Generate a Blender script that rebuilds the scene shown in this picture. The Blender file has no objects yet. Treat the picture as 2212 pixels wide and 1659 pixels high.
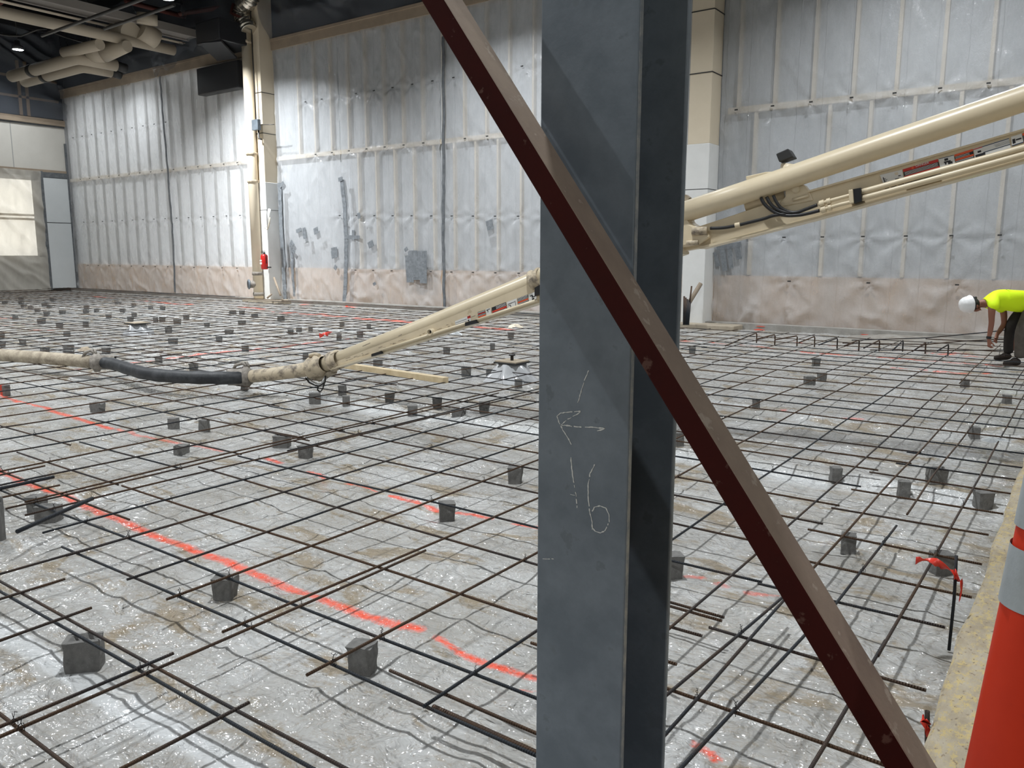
import bpy, math, random
import numpy as np
from mathutils import Vector, Matrix, noise as mnoise
S = bpy.context.scene
COL = S.collection
random.seed(7); rng = np.random.default_rng(7)

# ------------------------------------------------------------------ camera
F, PITCH, ROLL, YAW, CH = 1730.0, 0.16054, 0.00226, -0.62839, 1.65
W_, H_ = 2212, 1659
cp, sp = math.cos(PITCH), math.sin(PITCH)
fwd = Vector((math.sin(YAW)*cp, math.cos(YAW)*cp, -sp))
right = Vector((math.cos(YAW), -math.sin(YAW), 0))
up = right.cross(fwd)
r2 = right*math.cos(ROLL) + up*math.sin(ROLL)
u2 = up*math.cos(ROLL) - right*math.sin(ROLL)
CP = Vector((0, 0, CH))
cam = bpy.data.cameras.new('camera'); co = bpy.data.objects.new('camera', cam); COL.objects.link(co)
m = Matrix((r2, u2, -fwd)).transposed().to_4x4(); m.translation = CP
co.matrix_world = m
cam.sensor_width = 36; cam.lens = F/W_*36; cam.clip_start = .05; cam.clip_end = 200
S.camera = co

def ray(x, y): return r2*(x-W_/2) - u2*(y-H_/2) + fwd*F
def at_z(x, y, z=0.):
    r = ray(x, y); return CP + r*((z-CH)/r.z)
def at_y(x, y, Y):
    r = ray(x, y); return CP + r*(Y/r.y)
def at_x(x, y, X):
    r = ray(x, y); return CP + r*(X/r.x)
def at_d(x, y, d): return CP + ray(x, y)*(d/F)
def on_plane(x, y, p0, n):
    r = ray(x, y); return CP + r*((p0-CP).dot(n)/r.dot(n))
def proj(p):
    v = Vector(p)-CP; d = v.dot(fwd)
    if d < .05: return None
    return (W_/2+F*v.dot(r2)/d, H_/2-F*v.dot(u2)/d, d)

# ------------------------------------------------------------------ world, lights, exposure
wd = bpy.data.worlds.new('world'); S.world = wd; wd.use_nodes = True
wd.node_tree.nodes['Background'].inputs[0].default_value = (.80, .88, 1, 1)
wd.node_tree.nodes['Background'].inputs[1].default_value = .035
S.view_settings.view_transform = 'Standard'; S.view_settings.look = 'None'
S.view_settings.exposure = 0.0; S.view_settings.gamma = 1; S.view_settings.use_curve_mapping = False
LAMPS = [(x, y) for y in (14.2, 3.6, -7.0) for x in (-32.8, -22.8, -12.8, -2.8, 7.2)]
LAMPS[0] = (-35.0, 15.3); LAMPS[5] = (-31.2, 16.2)
LAMP_Z, LAMP_W = 9.0, 400
POW = [.32, 2.8, 1.35, 1.0, .6,  .20, 1.5, 1.65, 1.0, .5,  .6, .6, 2.3, .6, 1.3]
for (x, y), pw in zip(LAMPS, POW):
    l = bpy.data.lights.new('high_bay_light', 'AREA'); l.shape = 'DISK'; l.size = .34; l.energy = LAMP_W*pw
    l.color = (.93, .97, 1.0)
    o = bpy.data.objects.new('high_bay_light', l); COL.objects.link(o); o.location = (x, y, (9.5 if x < -34 else 8.75 if x < -31 else LAMP_Z)-.04); l.spread = math.radians(134 if y > 12 else 150)

# ------------------------------------------------------------------ materials
def mat(name, col, rough=.6, metal=0., spec=.5, **k):
    m = bpy.data.materials.new(name); m.use_nodes = True
    b = m.node_tree.nodes['Principled BSDF']
    b.inputs['Base Color'].default_value = (*col, 1); b.inputs['Roughness'].default_value = rough
    b.inputs['Metallic'].default_value = metal; b.inputs['Specular IOR Level'].default_value = spec
    for q, v in k.items(): b.inputs[q.replace('_', ' ')].default_value = v
    return m
def nd(m, t, **k):
    n = m.node_tree.nodes.new(t)
    for a, v in k.items(): setattr(n, a, v)
    return n
def lk(m, a, b): m.node_tree.links.new(a, b)
def bsdf(m): return m.node_tree.nodes['Principled BSDF']
def coords(m, which='Object', scale=(1, 1, 1)):
    t = nd(m, 'ShaderNodeTexCoord'); mp = nd(m, 'ShaderNodeMapping'); mp.inputs['Scale'].default_value = scale
    lk(m, t.outputs[which], mp.inputs[0]); return mp.outputs[0]
def noise(m, vec, scale, detail=4, rough=.6, dist=0.):
    n = nd(m, 'ShaderNodeTexNoise'); n.inputs['Scale'].default_value = scale; n.inputs['Detail'].default_value = detail
    n.inputs['Roughness'].default_value = rough; n.inputs['Distortion'].default_value = dist
    lk(m, vec, n.inputs['Vector']); return n.outputs['Fac']
def ramp(m, fac, stops, interp='LINEAR'):
    r = nd(m, 'ShaderNodeValToRGB'); cr = r.color_ramp; cr.interpolation = interp
    while len(cr.elements) < len(stops): cr.elements.new(.5)
    for e, (p, c) in zip(cr.elements, stops):
        e.position = p; e.color = (*c, 1) if len(c) == 3 else c
    lk(m, fac, r.inputs[0]); return r.outputs[0]
def g(v): return (v, v, v)
def mix(m, fac, a, b, mode='MIX'):
    n = nd(m, 'ShaderNodeMix', data_type='RGBA', blend_type=mode)
    for i, s in ((0, fac), (6, a), (7, b)):
        if isinstance(s, (int, float)): n.inputs[i].default_value = s
        elif isinstance(s, tuple): n.inputs[i].default_value = (*s, 1)
        else: lk(m, s, n.inputs[i])
    return n.outputs[2]
def mth(m, op, a, b=0., c=None, clamp=False):
    n = nd(m, 'ShaderNodeMath', operation=op); n.use_clamp = clamp
    for i, s in enumerate((a, b) if c is None else (a, b, c)):
        if isinstance(s, (int, float)): n.inputs[i].default_value = s
        else: lk(m, s, n.inputs[i])
    return n.outputs[0]
def bump(m, h, strength, dist, prev=None):
    b = nd(m, 'ShaderNodeBump'); b.inputs['Strength'].default_value = strength; b.inputs['Distance'].default_value = dist
    lk(m, h, b.inputs['Height'])
    if prev is not None: lk(m, prev, b.inputs['Normal'])
    return b.outputs[0]
def attr(m, name):
    a = nd(m, 'ShaderNodeAttribute'); a.attribute_name = name; return a.outputs['Fac']

def speck(name, c1, c2, rough=.6, metal=0., sc=8, lo=.4, hi=.65, bm=0., spec=.5, c3=None):
    m = mat(name, c1, rough, metal, spec); v = coords(m)
    f = noise(m, v, sc, 6, .65)
    c = mix(m, ramp(m, f, [(lo, g(0)), (hi, g(1))]), c1, c2)
    if c3: c = mix(m, ramp(m, noise(m, v, sc*4, 4, .6), [(.62, g(0)), (.68, g(1))]), c, c3)
    lk(m, c, bsdf(m).inputs['Base Color'])
    if bm: lk(m, bump(m, noise(m, v, sc*5, 4), bm, .01), bsdf(m).inputs['Normal'])
    return m

M = {}
M['galv'] = speck('blue_grey_steel', (.125, .150, .175), (.185, .215, .245), .42, .25, 4, .40, .64, .12, .5, (.135, .158, .180))
M['steel_edge'] = speck('pale_steel_edge', (.16, .18, .20), (.30, .30, .28), .45, .4, 30, .4, .7, .1)  # speckled strip, paler than the flange faces
M['chalk'] = mat('chalk', (.58, .58, .55), .9)
M['oxide'] = speck('red_oxide_paint', (.040, .0045, .003), (.028, .004, .003), .75, 0, 6, .4, .7, .1, .15, (.09, .045, .035))
M['oxide_dust'] = speck('dusty_oxide_paint', (.24, .185, .14), (.17, .125, .10), .75, 0, 5, .35, .7, .15, .2, (.30, .25, .20))
M['cream'] = speck('cream_paint', (.70, .60, .43), (.62, .52, .36), .34, 0, 2, .35, .7, 0, .5)
M['cream_chip'] = speck('cream_paint_chipped', (.70, .60, .43), (.60, .50, .35), .38, 0, 2, .35, .7, 0, .5, (.50, .41, .27))
M['cream_dirty'] = speck('dirty_cream_paint', (.55, .46, .33), (.16, .13, .10), .6, 0, 11, .47, .66, .3)
M['conc_dirty'] = speck('cement_splashed_pipe', (.42, .36, .27), (.22, .18, .13), .75, 0, 9, .4, .65, .4)
M['clamp'] = speck('cement_splashed_clamp', (.33, .30, .26), (.16, .14, .12), .7, .2, 14, .4, .65, .5)
M['rubber'] = speck('black_rubber', (.018, .020, .023), (.055, .058, .062), .55, 0, 9, .45, .75, .25)
M['black'] = mat('black_rubber_smooth', (.012, .012, .013), .4)
M['blackplate'] = mat('black_plate', (.02, .02, .02), .6)
M['chain'] = mat('dark_chain_steel', (.10, .10, .10), .5, .7)
M['shackle'] = mat('bright_sling', (.55, .55, .54), .35, .6)
M['beige_wall'] = speck('beige_block_wall', (.68, .50, .36), (.60, .45, .33), .85, 0, 1.2, .4, .6)
M['batten'] = mat('cream_batten', (.66, .58, .46), .7)
M['screw'] = mat('fastener_head', (.03, .03, .03), .5)
M['white_panel'] = speck('white_wall_panel', (.66, .69, .70), (.62, .65, .66), .55, 0, .6, .4, .6)
M['cream_panel'] = speck('pale_cream_wall_panel', (.62, .60, .55), (.58, .56, .51), .6, 0, .6, .4, .6)
M['ledge'] = speck('tan_ledge', (.33, .26, .19), (.25, .20, .15), .7, 0, 1.5, .4, .7, .2)
M['tape'] = speck('grey_duct_tape', (.17, .185, .20), (.25, .27, .29), .35, 0, 12, .4, .65, .4)
M['darktape'] = speck('dark_seam_tape', (.10, .11, .12), (.16, .17, .18), .5, 0, 6, .4, .65, .3)
M['colcream'] = speck('cream_column_paint', (.70, .61, .47), (.66, .57, .43), .55, 0, 1, .4, .7)
M['colwhite'] = speck('white_column_paint', (.74, .74, .72), (.70, .70, .68), .55, 0, 3, .4, .7)
M['duct'] = mat('tan_duct_paint', (.36, .31, .24), .6)
M['flex'] = mat('silver_foil_duct', (.62, .58, .50), .22, .9)
M['darkceil'] = mat('dark_ceiling_deck', (.010, .010, .012), .8)
M['darkbox'] = mat('dark_plastic_wrapped_box', (.022, .023, .026), .35)
M['greybeam'] = mat('grey_beam', (.24, .22, .20), .5)
M['rodm'] = mat('dark_conduit', (.06, .058, .055), .45, .5)
M['redsteel'] = mat('red_primer_steel', (.10, .025, .018), .7)
M['lamp'] = mat('lamp_lens', (1, 1, 1), .5, 0, .5, Emission_Color=(.92, .97, 1, 1), Emission_Strength=60.)
M['lampbody'] = mat('lamp_housing', (.10, .10, .11), .5, .3)
M['wood'] = speck('pale_lumber', (.62, .50, .32), (.50, .39, .23), .7, 0, 6, .4, .65, .2)
M['ply'] = speck('dusty_plywood', (.40, .33, .24), (.33, .27, .20), .8, 0, 6, .4, .65, .2)
M['block'] = speck('grey_cement_block', (.20, .195, .185), (.145, .142, .135), .95, 0, 40, .4, .65, .5, .2, (.25, .25, .24))
M['blockred'] = speck('orange_painted_cement', (.55, .07, .035), (.38, .045, .03), .85, 0, 25, .4, .65, .4)
M['ribbon'] = mat('red_flagging_tape', (.72, .045, .025), .35)
M['wire'] = mat('black_tie_wire', (.025, .022, .02), .5, .5)
M['skin'] = mat('skin', (.26, .105, .065), .55)
M['hair'] = mat('dark_hair', (.012, .010, .009), .7)
M['hivis'] = mat('hi_vis_yellow_cloth', (.72, .98, .0), .75)
M['pants'] = speck('grey_brown_work_cloth', (.11, .095, .08), (.085, .072, .06), .9, 0, 8, .4, .6)
M['pants_shaded'] = speck('shaded_work_cloth', (.022, .018, .016), (.03, .025, .022), .9, 0, 8, .4, .6)  # same trousers, far leg: its shade is put into a darker cloth colour
M['boot'] = mat('dark_brown_boot_leather', (.028, .018, .014), .6)
M['helmet'] = mat('white_hard_hat_shell', (.80, .80, .79), .3)
M['white'] = mat('white_decal', (.68, .68, .66), .5)
M['redd'] = mat('red_decal', (.50, .03, .02), .5)
M['orange_d'] = mat('orange_decal', (.72, .10, .03), .5)
M['blackd'] = mat('black_decal', (.015, .015, .018), .5)
M['blued'] = mat('navy_decal', (.03, .05, .09), .5)
M['red_ext'] = mat('red_extinguisher_paint', (.50, .015, .012), .3)
M['plastic_cone'] = speck('scuffed_orange_plastic', (.62, .040, .012), (.52, .03, .01), .5, 0, 3, .4, .7, 0, .22, (.42, .03, .015))
M['collar'] = speck('dirty_reflective_sleeve', (.42, .46, .48), (.34, .37, .38), .4, .1, 10, .4, .65, .1)
M['slab'] = None

# rebar
def mk_rebar(name, rust):
    m = mat(name, (.05, .05, .05), .5, .6, .5); v = coords(m)
    oi = nd(m, 'ShaderNodeObjectInfo'); f = noise(m, v, 2.2, 3)
    f = mth(m, 'ADD', f, mth(m, 'MULTIPLY', oi.outputs['Random'], .35)); f = mth(m, 'ADD', f, rust)
    c = mix(m, ramp(m, f, [(.45, g(0)), (.75, g(1))]), (.030, .034, .040), (.082, .047, .027))
    c = mix(m, ramp(m, noise(m, v, 60, 2), [(.45, g(0)), (.62, g(1))]), c, (.17, .115, .07), 'MIX') if rust > .1 else c
    lk(m, c, bsdf(m).inputs['Base Color'])
    w = nd(m, 'ShaderNodeTexWave', wave_type='BANDS', bands_direction='X'); w.inputs['Scale'].default_value = 32
    w.inputs['Distortion'].default_value = 0; lk(m, v, w.inputs['Vector'])
    lk(m, bump(m, w.outputs['Fac'], .9, .004), bsdf(m).inputs['Normal'])
    return m
M['rebar'] = mk_rebar('dark_mill_scale_rebar', -.12)
M['rebar_rusty'] = mk_rebar('rusty_rebar', .03)

# curb slab: coarse yellowish concrete
m = mat('yellowish_concrete', (.5, .42, .25), .9); v = coords(m, 'Object', (1, .55, 1))
c = mix(m, ramp(m, noise(m, v, 7, 8, .7), [(.35, g(0)), (.65, g(1))]), (.30, .245, .165), (.45, .395, .30))
c = mix(m, ramp(m, noise(m, v, 38, 6, .8), [(.50, g(0)), (.60, g(.85))]), c, (.52, .40, .17))
c = mix(m, ramp(m, noise(m, v, 60, 3, .6), [(.60, g(0)), (.68, g(1))]), c, (.20, .15, .10))
lk(m, c, bsdf(m).inputs['Base Color'])
lk(m, bump(m, noise(m, v, 50, 6, .7), .6, .012), bsdf(m).inputs['Normal']); M['slab'] = m

# wall insulation facing
def mk_facing(name, a, b):
    m = mat(name, a, .8); v = coords(m, 'Object', (.8, 1, .25))
    lk(m, mix(m, ramp(m, noise(m, v, 1.3, 5), [(.35, g(0)), (.7, g(1))]), a, b), bsdf(m).inputs['Base Color']); return m
M['facing'] = mk_facing('grey_insulation_facing', (.43, .455, .48), (.50, .52, .54))
M['facing_white'] = mk_facing('white_insulation_facing', (.86, .87, .88), (.80, .81, .82))

# translucent plastic sheeting for the walls
def mk_poly(name, tint, alpha, rough=.16, bs=1., dist=.02, sc=5, creases=True):
    m = mat(name, tint, rough, 0, .5); v = coords(m, 'Object', (1, 1, .38))
    n1 = noise(m, v, sc, 5, .6, .6); n2 = noise(m, coords(m, 'Object', (1, 1, .8)), sc*5, 3, .55, 1.)
    sx = nd(m, 'ShaderNodeSeparateXYZ'); lk(m, coords(m), sx.inputs[0])
    fr = mth(m, 'ABSOLUTE', mth(m, 'SUBTRACT', mth(m, 'FRACT', mth(m, 'ADD', mth(m, 'MULTIPLY', sx.outputs[0], 1.9), mth(m, 'MULTIPLY', n1, .12))), .5))
    pl_ = mth(m, 'SUBTRACT', 1., mth(m, 'MULTIPLY', fr, 45.), clamp=True)
    b0 = bump(m, n2, .65*bs, dist*.35, bump(m, n1, .65*bs, dist*1.3))
    lk(m, bump(m, pl_, .5, .02, b0) if creases else b0, bsdf(m).inputs['Normal'])
    a = ramp(m, noise(m, v, sc*.5, 4, .6), [(.3, g(alpha-.08)), (.75, g(alpha+.10))])
    lk(m, a, bsdf(m).inputs['Alpha']); return m
M['poly'] = mk_poly('clear_poly_sheeting', (.60, .61, .62), .44, .10, 1.5)
M['poly_left'] = mk_poly('milky_poly_sheeting', (.86, .865, .87), .36, .2, .8)
M['poly_dark'] = mk_poly('poly_over_dark_void', (.12, .135, .16), .36, .3, 1.0, .03, 2.5, False)
M['poly_door'] = mk_poly('milky_poly_over_opening', (.60, .57, .51), .62, .35, .7)

# ------------------------------------------------------------------ mesh helpers
class MB:
    def __init__(s): s.v = []; s.f = []; s.mi = []; s.sm = []
    def add(s, vs, fs, mi=0, sm=False):
        o = len(s.v); s.v += [tuple(x) for x in vs]; s.f += [tuple(i+o for i in f) for f in fs]
        s.mi += [mi]*len(fs); s.sm += [sm]*len(fs); return s
    def box(s, a, b, mi=0, mtx=None):
        x0, y0, z0 = a; x1, y1, z1 = b
        vs = [Vector(p) for p in ((x0,y0,z0),(x1,y0,z0),(x1,y1,z0),(x0,y1,z0),(x0,y0,z1),(x1,y0,z1),(x1,y1,z1),(x0,y1,z1))]
        if mtx: vs = [mtx@p for p in vs]
        return s.add(vs, [(0,3,2,1),(4,5,6,7),(0,1,5,4),(1,2,6,5),(2,3,7,6),(3,0,4,7)], mi)
    def tube(s, pts, rad, n=12, mi=0, caps=True, sm=True, radii=None, sq=None):
        pts = [Vector(p) for p in pts]; rings = []; ref = None
        for i, p in enumerate(pts):
            d = (pts[min(i+1, len(pts)-1)]-pts[max(i-1, 0)]).normalized()
            if ref is None: ref = Vector((0, 0, 1)) if abs(d.z) < .9 else Vector((1, 0, 0))
            a = (ref - d*ref.dot(d)).normalized(); b = d.cross(a); ref = a
            r = radii[i] if radii else rad
            rings.append([p + a*(r*math.cos(t)) + b*(r*(sq or 1)*math.sin(t)) for t in [2*math.pi*k/n for k in range(n)]])
        vs = [q for R_ in rings for q in R_]; fs = []
        for i in range(len(pts)-1):
            for k in range(n):
                fs.append((i*n+k, i*n+(k+1) % n, (i+1)*n+(k+1) % n, (i+1)*n+k))
        o = len(s.v); s.add(vs, fs, mi, sm)
        if caps:
            s.add([], [], mi)
            s.f.append(tuple(o+k for k in reversed(range(n)))); s.f.append(tuple(o+(len(pts)-1)*n+k for k in range(n)))
            s.mi += [mi, mi]; s.sm += [False, False]
        return s
    def prism(s, poly, n, t, mi=0):
        poly = [Vector(p) for p in poly]; k = len(poly); n = Vector(n)
        vs = [p-n*(t/2) for p in poly]+[p+n*(t/2) for p in poly]
        fs = [tuple(range(k))[::-1], tuple(range(k, 2*k))]+[(i, (i+1) % k, k+(i+1) % k, k+i) for i in range(k)]
        return s.add(vs, fs, mi)
    def lathe(s, c, prof, n=24, mi=0, axis=None, mis=None):
        c = Vector(c); ax = Vector(axis or (0, 0, 1)).normalized()
        a = (Vector((1, 0, 0)) if abs(ax.x) < .9 else Vector((0, 1, 0))); a = (a-ax*a.dot(ax)).normalized(); b = ax.cross(a)
        vs = []; 
        for r, h in prof:
            for k in range(n):
                t = 2*math.pi*k/n; vs.append(c+ax*h+a*(r*math.cos(t))+b*(r*math.sin(t)))
        for i in range(len(prof)-1):
            pass
        o = len(s.v); s.v += [tuple(x) for x in vs]
        for i in range(len(prof)-1):
            for k in range(n):
                s.f.append((o+i*n+k, o+i*n+(k+1) % n, o+(i+1)*n+(k+1) % n, o+(i+1)*n+k)); s.mi.append(mis[i] if mis else mi); s.sm.append(True)
        return s
    def build(s, name, mats, parent=None, origin=None, bevel=0):
        if not isinstance(mats, (list, tuple)): mats = [mats]
        me = bpy.data.meshes.new(name)
        v = s.v
        if parent is not None: o0 = Vector(parent['_w']) if '_w' in parent.keys() else Vector((0, 0, 0))
        elif origin is not None: o0 = Vector(origin)
        else: o0 = Vector((0, 0, 0))
        me.from_pydata([(a-o0.x, b-o0.y, c-o0.z) for a, b, c in v], [], s.f)
        for mm in mats: me.materials.append(mm)
        me.polygons.foreach_set('material_index', s.mi); me.polygons.foreach_set('use_smooth', s.sm)
        me.update()
        o = bpy.data.objects.new(name, me); COL.objects.link(o)
        if parent is not None: o.parent = parent; o['_w'] = tuple(o0)
        else: o.location = o0; o['_w'] = tuple(o0)
        if bevel:
            b = o.modifiers.new('b', 'BEVEL'); b.width = bevel; b.segments = 2; b.limit_method = 'ANGLE'
        return o
def tag(o, label=None, cat=None, group=None, kind=None):
    if label: o['label'] = label
    if cat: o['category'] = cat
    if group: o['group'] = group
    if kind: o['kind'] = kind
    return o
def thing(name, loc, label, cat, group=None):
    o = bpy.data.objects.new(name, None); COL.objects.link(o); o.location = loc; o['_w'] = tuple(loc)
    o.empty_display_size = .1; return tag(o, label, cat, group)
def struct(name, mb, mats, label=None, cat=None, **k):
    o = mb.build(name, mats, **k); o['kind'] = 'structure'
    if label: tag(o, label, cat)
    return o

# smooth lattice noise in numpy
def vnoise(x, y, seed=0):
    r = np.random.default_rng(seed); T = r.random((257, 257)); 
    xi = np.floor(x).astype(int); yi = np.floor(y).astype(int); fx = x-xi; fy = y-yi
    fx = fx*fx*(3-2*fx); fy = fy*fy*(3-2*fy); xi %= 256; yi %= 256
    return (T[xi, yi]*(1-fx)+T[xi+1, yi]*fx)*(1-fy)+(T[xi, yi+1]*(1-fx)+T[xi+1, yi+1]*fx)*fy
def fbm(x, y, seed, oct=4):
    s = 0; a = 1; t = 0
    for i in range(oct):
        s = s+a*vnoise(x*2**i+17.3*i, y*2**i-9.1*i, seed+i); t += a; a *= .5
    return s/t
def segdist(X, Y, a, b):
    ax, ay = a[0], a[1]; dx, dy = b[0]-ax, b[1]-ay; L = dx*dx+dy*dy+1e-9
    t = np.clip(((X-ax)*dx+(Y-ay)*dy)/L, 0, 1); return np.hypot(X-ax-t*dx, Y-ay-t*dy), t

def grid_mesh(name, P3, nu, nv, mats, attrs=None, flip=False):
    me = bpy.data.meshes.new(name)
    idx = np.arange(nu*nv).reshape(nu, nv)
    q = np.stack([idx[:-1, :-1], idx[1:, :-1], idx[1:, 1:], idx[:-1, 1:]], -1).reshape(-1, 4)
    if flip: q = q[:, ::-1]
    me.vertices.add(nu*nv); me.vertices.foreach_set('co', P3.reshape(-1).astype(np.float32))
    me.loops.add(q.size); me.loops.foreach_set('vertex_index', q.reshape(-1).astype(np.int32))
    me.polygons.add(len(q)); me.polygons.foreach_set('loop_start', np.arange(0, q.size, 4, dtype=np.int32))
    me.polygons.foreach_set('use_smooth', np.ones(len(q), bool))
    me.update(); me.validate()
    for k, a in (attrs or {}).items():
        at = me.attributes.new(k, 'FLOAT', 'POINT'); at.data.foreach_set('value', a.reshape(-1).astype(np.float32))
    for mm in (mats if isinstance(mats, (list, tuple)) else [mats]): me.materials.append(mm)
    o = bpy.data.objects.new(name, me); COL.objects.link(o); return o

# ------------------------------------------------------------------ floor sheet
YW = 18.02; XL = -37.4; SX = -.31
PAINT = []   # (p, q, halfwidth, strength)
def paint(pts, hw, st=1.):
    w = [at_z(x, y) for x, y in pts]
    for a, b in zip(w, w[1:]): PAINT.append((a, b, hw, st))
paint([(-30, 1004), (0, 1018), (60, 1045), (135, 1068), (200, 1100), (300, 1140), (400, 1180), (520, 1225), (640, 1270), (700, 1290), (800, 1328), (905, 1357)], .036)
paint([(945, 1375), (990, 1405), (1060, 1430), (1162, 1460), (1240, 1480)], .024)
paint([(1125, 1478), (1162, 1490)], .010)
paint([(5, 850), (40, 868), (100, 880), (115, 890), (180, 908), (240, 925)], .042)
paint([(240, 925), (330, 944), (405, 958), (480, 972)], .030, .62)
paint([(575, 990), (605, 998)], .035, .9); paint([(665, 1018), (700, 1028)], .03, .9)
paint([(750, 1040), (765, 1044), (815, 1062)], .022, .9); paint([(845, 1070), (900, 1082), (945, 1100)], .028)
paint([(985, 1103), (1030, 1112), (1060, 1121)], .026, .9); paint([(1110, 1132), (1170, 1143)], .022, .9)
paint([(271, 786), (336, 777), (400, 770)], .07, .9); paint([(400, 770), (436, 765), (490, 760), (527, 757), (626, 747), (682, 739), (707, 737)], .075, .9)
paint([(750, 733), (790, 728)], .07, .8); paint([(130, 802), (170, 797)], .05, .55)
for a in ([(523, 663), (563, 667)], [(622, 675.5), (637, 675)], [(657, 677.5), (675, 678)], [(684, 678.5), (700, 679.5)], [(708, 681.5), (743, 683)], [(768, 686.5), (830, 691), (885, 696)],
          [(199, 640), (239, 643.5)], [(304, 649), (322, 651)], [(336, 652.3), (353, 653.5)], [(363, 654), (400, 657)], [(400, 656.5), (409, 657.5)], [(4, 688), (24, 687)], [(81, 712), (101, 712)],
          [(1030, 704), (1053, 708)], [(1069, 709), (1098, 712)], [(655, 657), (662, 657)], [(745, 659), (760, 664)]):
    paint(a, .16, .95)
paint([(5, 702), (80, 698)], .06, .5); paint([(620, 679), (560, 667)], .05, .5)
for a in ([(1472, 736.5), (1516, 738)], [(1536, 740), (1580, 744)], [(1600, 745), (1674, 752)], [(1718, 756), (1757, 760)], [(1775, 761), (1860, 766), (1885, 768.5)], [(1899, 771), (1975, 774)], [(1977, 776), (2024, 779)], [(2040, 780), (2127, 786), (2160, 789)]):
    paint(a, .055, 1)
paint([(2036, 763), (2060, 761), (2085, 762)], .09, .9); paint([(2088, 768), (2120, 769)], .07, .7)
for a in ([(1928, 793), (2000, 799)], [(2020, 801), (2040, 802)], [(2045, 803), (2092, 805)], [(2124, 806), (2142, 805)]): paint(a, .045, .9)
for a in ([(1674, 889), (1694, 882)], [(1703, 888), (1718, 890)], [(1822, 900), (1860, 902)]): paint(a, .04, .7)
paint([(1503, 1600), (1530, 1615), (1548, 1628)], .022, 1.0)
for a in ([(1480, 1237), (1518, 1239)], [(1548, 1252), (1570, 1262)], [(1612, 1275), (1676, 1283)]): paint(a, .022, .6)
for p_ in ((1707, 734), (1722, 739), (1793, 745), (1848, 754), (2005, 761)): paint([p_, (p_[0]+9, p_[1]+.5)], .05, .9)

def axis(a, b, breaks):
    # points from a to b with step growing piecewise: breaks = [(limit, step), ...]
    out = [a]; x = a
    for lim, st in breaks:
        while x < lim-1e-6: x += st; out.append(min(x, lim) if lim == b else x)
    return np.array(out)
gx = -axis(-.24, 37.45, [(8.5, .024), (14, .05), (22, .08), (37.45, .13)])[::-1]
gy = axis(-.6, 18.1, [(.6, .06), (6.2, .024), (9, .04), (18.1, .07)])
X, Y = np.meshgrid(gx, gy, indexing='ij')
def floor_h(X, Y):
    wx = X+.35*fbm(X*.9, Y*.9, 50, 2); wy = Y+.35*fbm(X*.9+40, Y*.9, 60, 2)
    big = fbm(wx*.8+100, wy*.8+100, 1, 3)-.5
    rid = 1-np.abs(fbm(wx*1.7+7, wy*2.3+90, 11, 3)-.5)*5.2; rid = np.clip(rid, 0, 1)**3
    rid2 = 1-np.abs(fbm(wx*3.6+31, wy*2.4+9, 21, 3)-.5)*5.2; rid2 = np.clip(rid2, 0, 1)**3
    mid = fbm(wx*3.4+55, wy*3.4+5, 31, 3)-.5
    h = .06*big+.018*rid+.006*rid2+.018*mid
    d = np.abs(Y-(6.18+.06*np.sin(X*1.3)+.04*np.sin(X*3.1)))
    h = h+.055*np.exp(-(d/.10)**2)*(X > -9.2)       # long fold of loose plastic
    d = np.abs(Y-(8.45+.08*np.sin(X*1.1+1)))
    h = h+.035*np.exp(-(d/.07)**2)*(X > -5.2)
    return h-.012
Zf = floor_h(X, Y)
dp = np.full(X.shape, 9.); sa = np.zeros(X.shape)
for a, b, hw, st in PAINT:
    lo = min(a.x, b.x)-.6; hi = max(a.x, b.x)+.6; ly = min(a.y, b.y)-.6; hy = max(a.y, b.y)+.6
    i0, i1 = np.searchsorted(gx, (lo, hi)); j0, j1 = np.searchsorted(gy, (ly, hy))
    if i1 <= i0 or j1 <= j0: continue
    d, _ = segdist(X[i0:i1, j0:j1], Y[i0:i1, j0:j1], a, b)
    q = d/hw; cur = dp[i0:i1, j0:j1]; ms = q < cur
    cur[ms] = q[ms]; ss = sa[i0:i1, j0:j1]; ss[ms] = st
# sheet laps: brighter strips where two layers of plastic overlap
lap = np.clip((1-np.abs(Y-(1.385+.015*np.sin(X*2)))/.062)*5, 0, 1)*(X < -1.2)
lap = np.maximum(lap, np.clip(1-np.abs(Y-(6.02+.05*np.sin(X*1.3)))/.22, 0, 1)*(X > -9.2)*.9)
lap = np.maximum(lap, np.clip(1-np.abs(Y-8.6)/.10, 0, 1)*(X > -6.2)*.7)
lap = np.maximum(lap, np.clip(1-np.abs(Y-12.0-.1*np.sin(X))/.25, 0, 1)*.7*(X < -9))
m = mat('clear_sheet_over_dirt', (.45, .44, .42), .2, 0, .5); v = coords(m)
n1 = noise(m, v, 1.6, 6, .65); n2 = noise(m, v, 6.5, 6, .72, 1.6); n3 = noise(m, v, 28, 5, .7)
c = mix(m, ramp(m, n1, [(.38, g(0)), (.62, g(1))]), (.355, .345, .32), (.50, .50, .49))
c = mix(m, ramp(m, mth(m, 'ADD', mth(m, 'MULTIPLY', n2, .75), mth(m, 'MULTIPLY', n1, .3)), [(.30, g(.9)), (.42, g(0))]), c, (.32, .27, .19))
c = mix(m, ramp(m, noise(m, v, 2.6, 7, .75, 2.5), [(.485, g(0)), (.497, g(.35)), (.503, g(.35)), (.515, g(0))]), c, (.26, .20, .13))
vs_ = coords(m, 'Object', (1.0, 2.2, 1))
c = mix(m, ramp(m, mth(m, 'ADD', noise(m, vs_, 1.9, 3, .5, .7), mth(m, 'MULTIPLY', mth(m, 'SUBTRACT', noise(m, vs_, 13, 5, .75, .5), .5), .45)), [(.545, g(0)), (.65, g(.75))]), c, (.25, .19, .11))
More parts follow.
